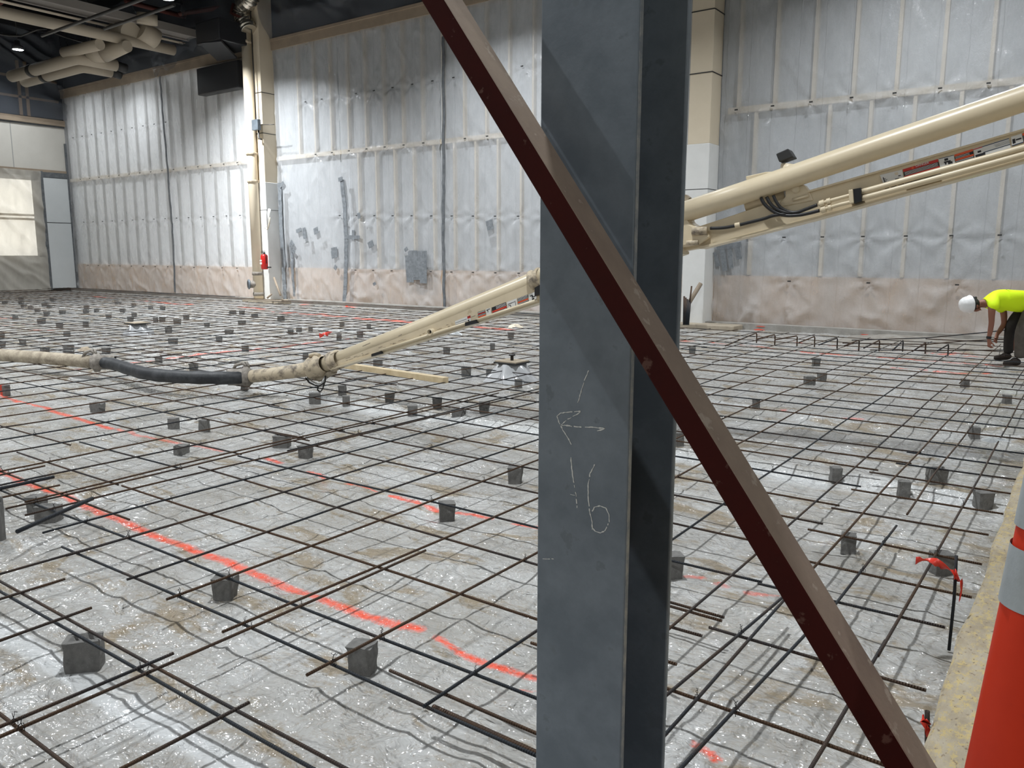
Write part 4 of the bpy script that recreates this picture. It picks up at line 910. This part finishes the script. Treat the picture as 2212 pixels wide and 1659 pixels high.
def ribbon(pts, w, lb, z0=None):
    P_ = [Vector(p) for p in pts]; mb = MB(); vs = []
    Q = []
    for a, b in zip(P_, P_[1:]):
        for k in range(4): Q.append(a.lerp(b, k/4))
    Q.append(P_[-1])
    for i, p in enumerate(Q):
        d = (Q[min(i+1, len(Q)-1)]-Q[max(i-1, 0)]).normalized(); tw = i*.35
        n_ = (Vector((0, 0, 1))*math.cos(tw)+d.cross(Vector((0, 0, 1)))*math.sin(tw)).normalized()
        vs += [p-n_*w*.5, p+n_*w*.5*(1+.2*math.sin(i*2.))]
    fs = [(2*i, 2*i+1, 2*i+3, 2*i+2) for i in range(len(Q)-1)]
    o = mb.add(vs, fs, 0, True).build('flagging_ribbon', M['ribbon'], origin=P_[0]); s = o.modifiers.new('s', 'SOLIDIFY'); s.thickness = .0015
    return tag(o, lb, 'ribbon', 'red flagging ribbons')
st_top = at_z(2052, 1381, .03); 
zt_ = st_top.z+ .40
sd = (CP-st_top).length
stk0 = st_top; stk1 = at_y(2066, 1200, st_top.y+.02)
rod_thing('rebar_stake', [stk0-Vector((0, 0, .05)), stk0.lerp(stk1, .5)+Vector((.004, 0, 0)), stk1], .0065, M['rebar'], 'upright rebar stake with a red ribbon near the slab edge at right', 'stake')
def near_stake(x, y, t_=0): return at_y(x, y, stk1.y-.012-t_)
ribbon([near_stake(1978, 1211, .1), near_stake(2000, 1209, .06), near_stake(2025, 1215, .04), near_stake(2045, 1228, .02), near_stake(2062, 1240)], .034, 'long arm of red ribbon blowing left from the stake')
ribbon([near_stake(2062, 1240), near_stake(2076, 1256), near_stake(2079, 1272), near_stake(2073, 1290)], .050, 'wide red ribbon tail hanging right of the same stake')
q0 = at_z(2003, 1610, .05); q1 = at_y(2003, 1536, q0.y)
rod_thing('rebar_stake', [q0, q1], .008, M['rebar_rusty'], 'short rusty stake beside the brace at bottom right', 'stake')
ribbon([at_y(1995, 1555, q0.y-.02), at_y(2001, 1562, q0.y-.03), at_y(2000, 1575, q0.y-.03), at_y(2008, 1588, q0.y-.02)], .04, 'crumpled red ribbon on the short stake, bottom right')
ribbon([at_z(690, 725, .12), at_z(697, 722, .16), at_z(706, 722, .15), at_z(715, 719.5, .13)], .09, 'red ribbon scrap on the rebar left of the boom')
def scrap(px, py, s, lb, mt='white_panel', h=.06):
    c_ = at_z(px, py, .12); n = 14; vs = [(c_.x, c_.y, .12+h)]
    for rr, zz in ((.5, .12+h*.7), (1, .115)):
        for k in range(n):
            th = 2*math.pi*k/n; f = random.uniform(.6, 1.2); vs.append((c_.x+s*rr*f*math.cos(th), c_.y+s*rr*f*.8*math.sin(th), zz+random.uniform(-.01, .02)))
    fs = [(0, 1+k, 1+(k+1) % n) for k in range(n)]+[(1+k, 1+n+k, 1+n+(k+1) % n, 1+(k+1) % n) for k in range(n)]
    return tag(MB().add(vs, fs).build('plastic_scrap', M[mt], origin=c_), lb, 'scrap')
scrap(983, 722, .16, 'white torn plastic scrap under the boom')
scrap(1112, 706, .2, 'tan and white rag on the rebar just left of the steel column', 'batten')
scrap(2150, 952, .10, 'small white paper scrap near the slab edge at right', 'white_panel', .01)
scrap(185, 757, .13, 'tan rag lying just behind the hose fitting', 'ply')

# ------------------------------------------------------------------ cement spacer blocks
def o5(l, ox, oy, s=5.53): return [(ox+x/s, oy+y/s) for x, y in l]
BL = []
BL += [(p, 'C') for p in o5([(185, 390), (370, 270), (285, 245), (255, 205), (60, 205), (250, 155), (635, 165), (540, 230), (592, 255), (495, 430), (560, 340), (748, 320), (450, 300), (1035, 262), (1030, 310), (1155, 300), (715, 480), (1027, 470), (803, 595), (275, 695), (10, 620), (15, 720), (540, 805), (820, 765), (825, 835), (1272, 800), (1300, 375), (1465, 302), (1412, 212), (1600, 235), (1605, 355), (1560, 403), (1800, 265), (1945, 275), (1860, 412), (1940, 410), (2118, 440), (2015, 537), (2067, 680), (1898, 918), (1168, 1505)], 0, 620)]
BL += [(p, 'C') for p in o5([(15, 272), (262, 372), (408, 548), (525, 460), (720, 662), (570, 212), (678, 217), (832, 257), (1147, 292), (678, 342), (1262, 457), (1362, 432), (1500, 427), (1440, 755), (1840, 515), (2090, 482), (1875, 362), (2195, 387), (105, 892), (712, 1130), (1553, 1272), (1880, 1172), (1925, 1307)], 400, 640)]
BL += [(p, 'C') for p in o5([(660, 217), (912, 357), (1460, 302), (1678, 162), (92, 512), (1145, 607), (1443, 637), (1770, 762), (232, 942), (505, 1097), (800, 1002), (1055, 1142), (1360, 1057)], 800, 700)]
BL += [(p, 'R') for p in o5([(195, 350), (1675, 492), (1595, 725), (1740, 677), (955, 1022), (30, 1440)], 1460, 700)]
BL += [(p, 'R') for p in o5([(1460, 760), (1960, 962), (1570, 1372)], 1820, 700)]
BL += [(p, 'R') for p in o5([(893, 104), (1262, 183), (1440, 108), (1692, 246), (960, 495), (1465, 603)], 1450, 1000, 2.517)]
BL += [((1452, 1243), 'R')]
BL += [(p, 'F') for p in ((185, 1437), (488, 1296), (785, 1452), (966, 1123), (1113, 1041), (108, 1130), (82, 1108), (610, 968), (661, 991), (393, 978), (376, 928), (442, 932))]
special = {(185, 1437): 'cement block with bitten corners at bottom left, under two rebars', (488, 1296): 'cement block just below the wide orange line, left foreground', (785, 1452): 'tapered cement block nearest the steel column, bottom foreground',
           (966, 1123): 'rounded split cement block sitting on the thin orange line', (1113, 1041): 'cement block close left of the steel column, above the thin orange line', (108, 1130): 'front of two cement blocks under crossing rebars at the left edge',
           (82, 1108): 'rear of two cement blocks under crossing rebars at the left edge', (610, 968): 'wide cement block, left of the pair under doubled rebars', (661, 991): 'square cement block, right of the pair under doubled rebars',
           (393, 978): 'low toppled cement block carrying no rebar', (376, 928): 'slim cement block, left of the two upright ones below the hose', (442, 932): 'slim cement block, right of the two upright ones below the hose'}
ORD = ['1st', '2nd', '3rd']+['%dth' % k for k in range(4, 200)]
ORD[20] = '21st'; ORD[21] = '22nd'; ORD[22] = '23rd'; ORD[30] = '31st'; ORD[31] = '32nd'; ORD[32] = '33rd'
for k in range(40, 199, 10): ORD[k] = '%dst' % (k+1) if (k+1) % 100 != 11 else ORD[k]; ORD[k+1] = '%dnd' % (k+2) if (k+2) % 100 != 12 else ORD[k+1]; ORD[k+2] = '%drd' % (k+3) if (k+3) % 100 != 13 else ORD[k+2]
zones = {}
def zone(p, k):
    x, y = p
    if k == 'R': return 'right of the brace, beyond folds' if y < 900 else 'right of the brace, in the foreground'
    if y < 668: return 'in the farthest rows by the wall'
    if y < 684: return 'before the extinguisher column'
    if y < 700: return 'level with the far board cover'
    if y < 735: return 'midway between hose and far wall'
    if y < 790: return 'just behind the black hose'
    return 'between the hose and steel column'
for p, k in BL:
    if k != 'F': zones.setdefault(zone(p, k), []).append(p)
for v in zones.values(): v.sort()
def block_mesh(kind, seed):
    r = random.Random(seed); w = [.105, .075, .13, .10][kind]; d = [.085, .075, .085, .10][kind]; h = [.103, .103, .103, .065][kind]; tp = [.86, 1.0, .97, .95][kind]
    n = 6; vs = []; fs = []
    idx = {}
    def V_(i, j, k):
        key = (i, j, k)
        if key not in idx:
            u, v, t_ = i/n*2-1, j/n*2-1, k/n; s = tp+(1-tp)*t_
            q = Vector((u*w/2*s, v*d/2*s, t_*h)); 
            nn = mnoise.noise(q*22+Vector((seed*3.1, 0, 0)))*.006+mnoise.noise(q*60+Vector((seed, 5, 0)))*.002
            ed = (abs(u) == 1)+(abs(v) == 1)+(k in (0, n))
            s2 = 1-.010*(ed >= 2)-.014*(ed >= 3); q = Vector((q.x*s2, q.y*s2, q.z if k < n else q.z-.002*(ed >= 2)))
            q += Vector((u, v, 0))*nn
            if kind == 2 and k == n and abs(v) < .4 and u > -.5: q.z -= .012
            idx[key] = len(vs); vs.append(q)
        return idx[key]
    for a in range(n):
        for b in range(n):
            fs += [(V_(a, b, n), V_(a+1, b, n), V_(a+1, b+1, n), V_(a, b+1, n)), (V_(a, b, 0), V_(a, b+1, 0), V_(a+1, b+1, 0), V_(a+1, b, 0)),
                   (V_(a, 0, b), V_(a+1, 0, b), V_(a+1, 0, b+1), V_(a, 0, b+1)), (V_(a, n, b), V_(a, n, b+1), V_(a+1, n, b+1), V_(a+1, n, b)),
                   (V_(0, a, b), V_(0, a, b+1), V_(0, a+1, b+1), V_(0, a+1, b)), (V_(n, a, b), V_(n, a+1, b), V_(n, a+1, b+1), V_(n, a, b+1))]
    me = bpy.data.meshes.new('spacer_block'); me.from_pydata([tuple(q) for q in vs], [], fs); me.materials.append(M['block']); return me
bmeshes = [block_mesh(k, s) for k in (0, 1, 2, 3) for s in (1, 2, 3)]
BPOS = []
def put_block(p, me, lb, rot, sc=1, grp='grey cement spacer blocks'):
    c_ = at_z(p[0], p[1], 0); c_ += (c_-Vector((0, 0, 0))).normalized()*.035; BPOS.append(c_)
    o = bpy.data.objects.new('spacer_block', me); COL.objects.link(o); z0 = fz(c_.x, c_.y)
    o.location = (c_.x, c_.y, min(z0, .012)-.004); o.rotation_euler = (0, 0, rot); o.scale = (sc, sc, (.107-o.location.z)/.103 if me.name != bmeshes[9].name else 1)
    return tag(o, lb, 'block', grp)
rb = random.Random(5)
for p, k in BL:
    if k == 'F':
        kind = {(185, 1437): 2, (610, 968): 2, (108, 1130): 2, (393, 978): 3, (376, 928): 1, (442, 932): 1}.get(p, 0)
        rot = {(185, 1437): .85, (488, 1296): .5, (785, 1452): .35, (966, 1123): .75}.get(p, .5+rb.uniform(-.2, .2))
        put_block(p, bmeshes[kind*3+rb.randrange(3)], 'grey '+special[p], rot, 1.05 if kind == 2 else 1)
    else:
        z = zone(p, k); i = zones[z].index(p)+1
        dist = at_z(p[0], p[1], 0).length
        put_block(p, bmeshes[rb.choice((0, 0, 1, 2))*3+rb.randrange(3)], 'grey cement block, %s from left among those %s' % (ORD[i-1], z), .6+rb.uniform(-.35, .35), 1.0+min(.35, max(0, dist-9)*.018))
o = put_block((12, 851), bmeshes[3], 'cement block half sprayed orange at the start of the orange line, left edge', .3, 1)
me = bmeshes[3].copy(); me.materials.clear(); me.materials.append(M['block']); me.materials.append(M['blockred'])
for pg in me.polygons:
    if pg.center.x < .0: pg.material_index = 1
o.data = me
o = put_block((0, 1172), bmeshes[6], 'grey post cut by the left frame edge', .6, 1); o.name = 'grey_post'; o.scale = (.45, .45, 2.6); o['category'] = 'post'
del o['group']
# ------------------------------------------------------------------ rebar mat
ZX, ZY, RR = .1135, .1265, .0064
BARS = []   # dict(dir, c, a, b, thick, row, piece)
def X_(c, a, b, r=RR, slope=0., z=ZX): BARS.append(dict(d='X', c=c, a=a, b=b, r=r, s=slope, z=z))
def Y_(c, a, b, r=RR, slope=0., z=ZY): BARS.append(dict(d='Y', c=c, a=a, b=b, r=r, s=slope, z=z))
rr = random.Random(11)
# near, traced
X_(.62, -3.4, -1.2); X_(1.0, -4.4, -1.18); X_(1.435, -5.3, -1.18); X_(1.485, -5.2, -1.2, z=ZX+.002); X_(1.885, -4.32, -1.2); X_(2.145, -6.2, -1.16); X_(2.33, -6.3, -4.47, z=ZX-.003)
X_(2.665, -5.17, -1.16); X_(2.66, -6.72, -5.20); X_(3.01, -12.5, -6.61); X_(3.13, -6.69, -5.22); X_(3.19, -5.17, -1.16, slope=-.02); X_(3.65, -7.56, -5.24); X_(3.62, -5.24, -1.16)
X_(4.23, -12.5, -6.74); X_(4.30, -6.78, -5.28); X_(4.17, -5.30, -1.17, slope=-.01); X_(4.28, -5.94, -5.2); X_(1.93, -1.74, -1.16, .0105, z=ZX-.03); X_(1.98, -2.0, -1.17)
X_(2.47, -1.7, -.36); X_(2.93, -1.4, -1.17); X_(3.03, -1.18, -.36); X_(3.12, -1.9, -1.16, z=ZX-.002); X_(3.6, -1.17, -.38); X_(4.03, -1.2, -.33); X_(4.51, -1.2, -.34); X_(5.01, -1.2, -.36); X_(5.50, -1.2, -.33)
X_(6.02, -1.2, .4); X_(1.02, -1.17, -.37); X_(1.5, -.8, -.38); X_(1.98, -.82, -.36)
# generic rows
ROWS = [4.66, 5.07, 5.6, 6.1, 6.45, 6.86, 7.33, 7.9, 8.43, 8.9, 9.47, 10.15, 10.8, 11.3, 11.79, 12.24, 12.74, 13.2, 13.75, 14.38, 15.03, 15.9]
for i, y in enumerate(ROWS):
    j = lambda s=.03: rr.uniform(-s, s)
    if y < 6.2: X_(y, -5.28+j(), -1.16+j(.015))
    elif y < 7.0: X_(y, -5.28+j(), -1.0); X_(y-.03, -1.1, 2.5)
    else: X_(y, -5.3+j(), 2.8, slope=.004)
    X_(y+j(), -6.72+j(), -5.22+j()); 
    a = -6.64
    while a > -36.6:
        b = max(a-5.9+j(.3), -36.9); X_(y+j(.05), b, a, slope=j(.008)); a = b+.25
for y in (16.25, 16.45, 16.7, 16.9, 17.1, 17.3):
    a = -8.6 if y < 17 else -24.5
    while a > -36.6: X_(y+rr.uniform(-.03, .03), max(a-6, -36.9), a, slope=rr.uniform(-.02, .02), z=ZX+.04); a -= 5.6
# columns
Y_(-2.70, .3, 2.95); Y_(-2.745, 1.78, 10.7); Y_(-2.755, .3, 1.57); Y_(-2.235, .3, 1.53); Y_(-2.255, 1.76, 10.72, slope=-.012); Y_(-3.40, .3, 1.58, slope=0); Y_(-3.30, 1.82, 10.72, slope=-.018)
Y_(-3.835, .3, 1.67); Y_(-3.68, 1.84, 10.7, slope=-.02); Y_(-4.14, .3, 2.55); Y_(-4.21, 1.81, 10.75, slope=-.02); Y_(-4.62, 1.9, 10.7, slope=-.01)
Y_(-4.98, 1.98, 8.2); Y_(-5.07, 3.9, 10.75, slope=-.02); Y_(-5.24, 1.97, 7.0, slope=-.01); Y_(-5.36, 2.1, 10.7, slope=-.02); Y_(-5.46, .9, 2.4); Y_(-5.70, .9, 2.47, .012); Y_(-5.80, 1.2, 10.7, slope=-.01); Y_(-6.06, .9, 2.57)
BARS.append(dict(d='P', p=((38, 1149), (201, 1078)), r=.0125, z=.15))
Y_(-1.765, 1.86, 10.7, slope=-.010); Y_(-1.31, 2.2, 10.65, slope=-.006); Y_(-1.06, 2.0, 3.5, slope=.06); Y_(-.995, 2.1, 3.45); Y_(-1.01, 3.75, 10.0, .0066); Y_(-.87, .9, 3.3, slope=.04); Y_(-.80, 3.45, 4.84); Y_(-.575, .8, 3.3, slope=.02); Y_(-.545, 3.15, 10.6)
Y_(-.80, 5.1, 10.6)
k = 0; x = -6.2
while x > -36.9:
    j = rr.uniform(-.05, .05); s = rr.uniform(-.008, .008)
    Y_(x+j, 1.9, 6.9, slope=s); Y_(x+j-.07, 6.6, 10.75+rr.uniform(-.1, .1), slope=s); x -= .51; k += 1
x = 2.4
while x > -36.9:
    j = rr.uniform(-.035, .035); Y_(x+j-.02, 10.9+rr.uniform(-.04, .06), 16.0+rr.uniform(-.2, .15), slope=rr.uniform(-.006, .006))
    if x > -.3: Y_(x+j+.04, 7.4, 10.7)
    x -= .52
def bar_ends(b):
    if b['d'] == 'P': return [at_z(*b['p'][0], b['z']), at_z(*b['p'][1], b['z'])]
    L = b['b']-b['a']; mid = b['s']*L/2
    if b['d'] == 'X': return [Vector((b['a'], b['c']-mid, b['z'])), Vector((b['b'], b['c']+mid, b['z']))]
    return [Vector((b['c']-mid, b['a'], b['z'])), Vector((b['c']+mid, b['b'], b['z']))]
def visible(e):
    best = 0; n = 24; last = None
    for k in range(n+1):
        q = proj(e[0].lerp(e[1], k/n)); ok = q and -20 < q[0] < W_+20 and 560 < q[1] < H_+20
        if ok and last: best += math.hypot(q[0]-last[0], q[1]-last[1])*.5*(1/q[2])
        last = q if ok else None
    return best
cand = []
for b in BARS:
    e = bar_ends(b); v_ = visible(e)
    if v_ > 0: cand.append((v_, b, e))
cand.sort(key=lambda t_: -t_[0])
print('rebars in view', len(cand))
def bar_verts(b, e, n, step):
    L = (e[1]-e[0]).length; N = max(2, int(L/step)); ph = rr.uniform(0, 6); am = rr.uniform(.002, .007); pts = []
    for k in range(N+1):
        s = k/N*L; endd = 0
        lat = am*math.sin(s*1.1+ph)+am*.6*math.sin(s*2.7+ph*2); zz = .0035*math.sin(s*1.9+ph)
        pts.append((s, lat, zz))
    return L, pts
rowsX = sorted({round(b['c'], 2) for _, b, _ in cand[:300] if b['d'] == 'X'}); rowsY = sorted({round(b['c'], 2) for _, b, _ in cand[:300] if b['d'] == 'Y'}, reverse=True)
cntX = {}; lab = {}
for _, b, e in sorted(cand[:300], key=lambda t_: -(t_[1].get('b', 0) if t_[1]['d'] == 'X' else -t_[1].get('a', 0))):
    if b['d'] == 'P': continue
    kx = (b['d'], round(b['c'], 2)); cntX[kx] = cntX.get(kx, 0)+1
    rusty = rr.random() < .34; b['rusty'] = rusty
    w = ('rusty' if rusty else 'dark')
    if b['r'] > .01: w = 'thick dark'; b['rusty'] = False
    if b['d'] == 'X': i = rowsX.index(kx[1]); lab[id(b)] = '%s rebar parallel to long wall, %s row from the camera, %s from right' % (w, ORD[i], ORD[cntX[kx]-1])
    else: i = rowsY.index(kx[1]); lab[id(b)] = '%s rebar running toward long wall, %s line left of right frame edge, %s outward' % (w, ORD[i], ORD[cntX[kx]-1])
stuff = MB()
for n_i, (vv_, b, e) in enumerate(cand):
    near = min((e[0]-CP).length, (e[1]-CP).length, ((e[0]+e[1])/2-CP).length) < 8
    L, pts = bar_verts(b, e, 0, .12 if near else .5)
    ang = math.atan2(e[1].y-e[0].y, e[1].x-e[0].x)
    if n_i < 300:
        mb = MB().tube(pts, b['r'], 10 if near else 6)
        o = mb.build('rebar', M['rebar_rusty'] if b.get('rusty') else M['rebar']); o.location = e[0]; o.rotation_euler = (0, 0, ang)
        tag(o, lab.get(id(b), 'thick dark rebar lying askew across the mat at the left edge, over two blocks'), 'rebar', 'steel rebars of the floor mat')
    else:
        mt = Matrix.Translation(e[0])@Matrix.Rotation(ang, 4, 'Z'); stuff.tube([mt@Vector(p) for p in pts], b['r'], 5)
if stuff.f: tag(stuff.build('rebar', M['rebar_rusty']), 'dense tangle of distant rebars in the far corner along the walls', 'rebar', 'steel rebars of the floor mat', 'stuff')
# raised dowel bars along the right part of the long wall
for i, (p, q) in enumerate((((1634.5, 719), (1567, 747)), ((1674, 722.6), (1635, 732.5)), ((1722, 725.3), (1673, 734.3)), ((1760, 726.7), (1726, 740)), ((1809, 730), (1769, 745)), ((1856, 734.3), (1824, 747)), ((1900, 735), (1866, 752)), ((1951, 735.5), (1928, 757)), ((2000, 740), (1971, 759)), ((2049, 744), (2025, 758)))):
    a = at_z(p[0], p[1], .22); b_ = at_z(q[0], q[1], .14)
    o = MB().tube([a+Vector((0, .02, -.19)), a+Vector((0, .01, -.03)), a+Vector((0, -.03, 0)), a.lerp(b_, .5), b_], .0115, 8).build('dowel_bar', M['rebar'], origin=a)
    tag(o, 'thick bent dowel sticking up by the right wall, %s from the left' % ORD[i], 'dowel', 'bent dowels along the right wall')
# lifted bars by the worker
for i, pts in enumerate(([(1840, 735, .14), (2000, 730, .25), (2130, 718, .42), (2180, 712, .48)], [(2000, 732, .22), (2075, 736, .25), (2170, 739, .25)], [(1820, 741, .16), (2000, 744, .18), (2080, 737, .28), (2185, 732, .36)], [(1880, 756, .14), (2020, 757, .14), (2212, 756, .16), (2300, 756, .16)])):
    rod_thing('rebar', [at_z(x, y, z) for x, y, z in pts], .0085, M['rebar'], ['long bar lifted highest toward the worker\'s hands', 'thin bar crossing just under the worker\'s hands', 'bar curving up from the left to the worker\'s knees', 'straight bar lying in front of the worker\'s boots'][i], 'rebar')

# tie wires at near crossings
nearX = [b for _, b, _ in cand if b['d'] == 'X' and b['c'] < 6]; nearY = [b for _, b, _ in cand if b['d'] == 'Y' and b['c'] > -7.5]
cr = []
for bx in nearX:
    for byy in nearY:
        x = byy['c']; y = bx['c']
        if bx['a'] < x < bx['b'] and byy['a'] < y < byy['b']:
            q = proj((x, y, ZY))
            if q and 0 < q[0] < W_ and 830 < q[1] < H_: cr.append((q[2], x+byy['s']*(y-(byy['a']+byy['b'])/2), y+bx['s']*(x-(bx['a']+bx['b'])/2)))
cr.sort(); rr.shuffle(cr); cr = cr[:70]
tm = MB()
tm.tube([(-.011, -.011, -.014), (-.012, -.012, .006), (0, 0, .018), (.012, .012, .006), (.011, .011, -.014)], .0016, 5)
tm.tube([(-.012, .010, -.012), (-.008, .008, .014), (.004, -.002, .020), (.012, -.012, .004)], .0016, 5)
tm.tube([(0, 0, .018), (.004, .003, .034), (-.003, .012, .046), (.006, .018, .040)], .0015, 5).tube([(.002, 0, .018), (-.006, .002, .036), (.004, -.006, .048)], .0015, 5)
proto = tm.build('tie_wire', M['wire']); tie_me = proto.data
for i, (_, x, y) in enumerate(cr):
    o = proto if i == 0 else proto.copy()
    if i: COL.objects.link(o)
    o.location = (x, y, ZY-.003); o.rotation_euler = (0, 0, rr.uniform(0, 6.28)); s = rr.uniform(.55, .85); o.scale = (s, s, s)
    tag(o, 'small black wire twist tying two crossing rebars together', 'tie wire', 'tie wires on the rebar crossings')

# ------------------------------------------------------------------ worker bending over the mat
PO = at_z(2190, 786, 0); DD = (PO-CP).dot(fwd)
sc_ = F/DD
fwd_h = Vector((-math.cos(YAW), math.sin(YAW), 0)); lat = Vector((math.sin(YAW), math.cos(YAW), 0))*-1   # toward camera
def pj(x, y, v=0.):
    return on_plane(x, y, PO+lat*v, lat)
def skin(name, pts, edges, mt, parent, sub=2, root=0):
    me = bpy.data.meshes.new(name); w0 = Vector(parent['_w']) if parent else Vector((0, 0, 0))
    me.from_pydata([tuple(Vector(p[0])-w0) for p in pts], edges, []); me.materials.append(mt)
    o = bpy.data.objects.new(name, me); COL.objects.link(o)
    if parent: o.parent = parent
    bpy.context.view_layer.objects.active = o
    mod = o.modifiers.new('skin', 'SKIN'); mod.use_smooth_shade = True
    for i, p in enumerate(pts):
        r = p[1]; me.skin_vertices[0].data[i].radius = r if isinstance(r, tuple) else (r, r)
    me.skin_vertices[0].data[root].use_root = True
    s = o.modifiers.new('sub', 'SUBSURF'); s.levels = sub; s.render_levels = sub
    # bake the modifiers so that the part is a plain mesh
    dg_ = bpy.context.evaluated_depsgraph_get(); me2 = bpy.data.meshes.new_from_object(o.evaluated_get(dg_))
    o.modifiers.clear(); o.data = me2
    if not me2.materials: me2.materials.append(mt)
    for p in me2.polygons: p.use_smooth = True
    return o
worker = thing('person', tuple(PO), 'worker in yellow hi-vis shirt and white hard hat bending down over the rebar', 'person')
N = pj(2126, 652); 
B = [ (pj(2232, 652), (.13, .15)), (pj(2200, 648), (.12, .14)), (pj(2165, 648), (.13, .165)), (pj(2140, 651), (.09, .12)), (pj(2124, 655), .055), (pj(2112, 657), .058),   # 0-5 trunk, neck
      (pj(2103, 656), (.085, .075)), (pj(2092, 658), (.09, .08)),                       # 6,7 head
      (pj(2112, 668), .045), (pj(2103, 672), .036),      # 8,9 jaw, chin
      (pj(2143, 662, .19), .060), (pj(2142, 680, .20), .050), (pj(2142, 697, .20), .042), (pj(2139, 716, .17), .040), (pj(2136, 730, .15), .028),  # 10-14 near arm
      (pj(2165, 660, -.19), .060), (pj(2169, 682, -.20), .050), (pj(2169, 700, -.20), .042), (pj(2160, 714, -.16), .038), (pj(2154, 722, -.12), .028),   # 15-19 far arm
      (pj(2230, 668, .10), .10), (pj(2206, 716, .12), .065), (pj(2203, 772, .12), .045), (pj(2229, 664, -.10), .10), (pj(2192, 715, -.14), .065), (pj(2182, 762, -.15), .045)]
E_ = [(0, 1), (1, 2), (2, 3), (3, 4), (4, 5), (5, 6), (6, 7), (6, 8), (8, 9), (3, 10), (10, 11), (11, 12), (12, 13), (13, 14), (2, 15), (15, 16), (16, 17), (17, 18), (18, 19), (0, 20), (20, 21), (21, 22), (0, 23), (23, 24), (24, 25)]
# hands: palm then five fingers each
def hand(base, wrist, palm, tips, thumb):
    i0 = len(B); B.append((palm, (.030, .020))); E_.append((wrist, i0))
    for t_, k_ in tips:
        i = len(B); B.append((k_, .0095)); B.append((t_, .0085)); E_.append((i0, i)); E_.append((i, i+1))
    i = len(B); B.append((thumb[0], .0105)); B.append((thumb[1], .0095)); E_.append((i0, i)); E_.append((i, i+1))
pl = pj(2137, 740, .15)
hand(B, 14, pl, [(pl+fwd_h*(-.05+.012*k)+lat*(.03-.02*k)+Vector((0, 0, -.085+.006*abs(k-1))), pl+fwd_h*(.0)+lat*(.034-.022*k)+Vector((0, 0, -.05))) for k in range(4)], (pl+fwd_h*(-.035)+lat*.035+Vector((0, 0, -.015)), pl+fwd_h*(-.065)+lat*.03+Vector((0, 0, -.05))))
pl = pj(2152, 731, -.10)
hand(B, 19, pl, [(pl+fwd_h*(.0)+lat*(.03-.02*k)+Vector((0, 0, -.075+.006*abs(k-1))), pl+fwd_h*(.01)+lat*(.034-.022*k)+Vector((0, 0, -.045))) for k in range(4)], (pl+fwd_h*(.03)+lat*.03+Vector((0, 0, -.015)), pl+fwd_h*(.03)+lat*.03+Vector((0, 0, -.05))))
body = skin('body', B, E_, M['skin'], worker)
# face bits belong to the continuous head
hc = pj(2096, 658)
MB().lathe(pj(2101, 670.5, .0), [(.001, .026), (.012, .012), (.018, 0)], 8, axis=fwd_h*.1+Vector((0, 0, -1))).lathe(pj(2110, 661, .078), [(.001, .012), (.02, .010), (.028, 0)], 10, axis=lat).build('nose_and_ear', M['skin'], parent=worker)
MB().lathe(pj(2101, 667.5, .036), [(.001, .012), (.009, .008), (.011, 0)], 8, axis=lat+Vector((0, 0, -.8))).build('eye', M['hair'], parent=worker)
MB().lathe(pj(2100, 656), [(.001, -.085), (.06, -.08), (.086, -.045), (.092, 0)], 20, axis=fwd_h).build('hair', M['hair'], parent=worker)
shirt = skin('shirt', [(pj(2222, 652), (.155, .185)), (pj(2195, 648), (.150, .175)), (pj(2165, 648), (.155, .20)), (pj(2141, 651), (.125, .155)), (pj(2127, 654), (.075, .085)),
      (pj(2146, 660, .19), .088), (pj(2146, 672, .20), .080), (pj(2160, 659, -.19), .085), (pj(2167, 674, -.2), .078)], [(0, 1), (1, 2), (2, 3), (3, 4), (3, 5), (5, 6), (2, 7), (7, 8)], M['hivis'], worker, root=1)
pants = skin('trousers', [(pj(2236, 654), (.155, .17)), (pj(2230, 672, .10), .13), (pj(2213, 700, .12), .10), (pj(2205, 722, .12), .094), (pj(2204, 750, .12), .082), (pj(2203, 775, .12), .086)],
      [(0, 1), (1, 2), (2, 3), (3, 4), (4, 5)], M['pants'], worker)
skin('trouser_leg', [(pj(2228, 664, -.08), .12), (pj(2200, 680, -.11), .105), (pj(2183, 702, -.14), .085), (pj(2179, 735, -.15), .075), (pj(2178, 766, -.15), .075)], [(0, 1), (1, 2), (2, 3), (3, 4)], M['pants_shaded'], worker)
for x, y, v, s, nm in ((2200, 782, .12, 1, 'boot'), (2180, 770, -.15, 1, 'boot')):
    skin(nm, [(pj(x+6, y, v), (.05, .055)), (pj(x-6, y+1, v), (.052, .055)), (pj(x-22, y+2.5, v), (.045, .05)), (pj(x-34, y+3.5, v), (.036, .045)), (pj(x-2, y-9, v), .06)], [(0, 1), (1, 2), (2, 3), (1, 4)], M['boot'], worker, root=1)
hp_ = pj(2093, 657.5); ha = (fwd_h*.97+Vector((0, 0, -.10))).normalized()
hh = MB().lathe(hp_, [(.138, -.02), (.142, -.014), (.128, -.002), (.126, .03), (.115, .07), (.09, .11), (.05, .135), (.001, .142)], 28, axis=ha).build('hard_hat', M['helmet'], parent=worker)
MB().lathe(hp_, [(.10, -.06), (.105, -.02), (.09, -.02)], 20, axis=ha).box((0, 0, 0), (0, 0, 0)).build('hat_suspension', M['black'], parent=hh)
c_ = hp_+Vector((0, 0, .09))-fwd_h*.06
MB().lathe(c_, [(.001, .0), (.03, 0), (.03, .04), (.001, .04)], 10, axis=-fwd_h).build('ratchet_knob', M['black'], parent=hh)
MB().lathe(pj(2136, 729, .15), [(.034, -.02), (.036, 0), (.034, .02)], 14, axis=(0, 0, 1)).build('wristband', M['black'], parent=worker)

# ------------------------------------------------------------------ drop helper props
for o in bpy.data.objects:
    if '_w' in o.keys(): del o['_w']
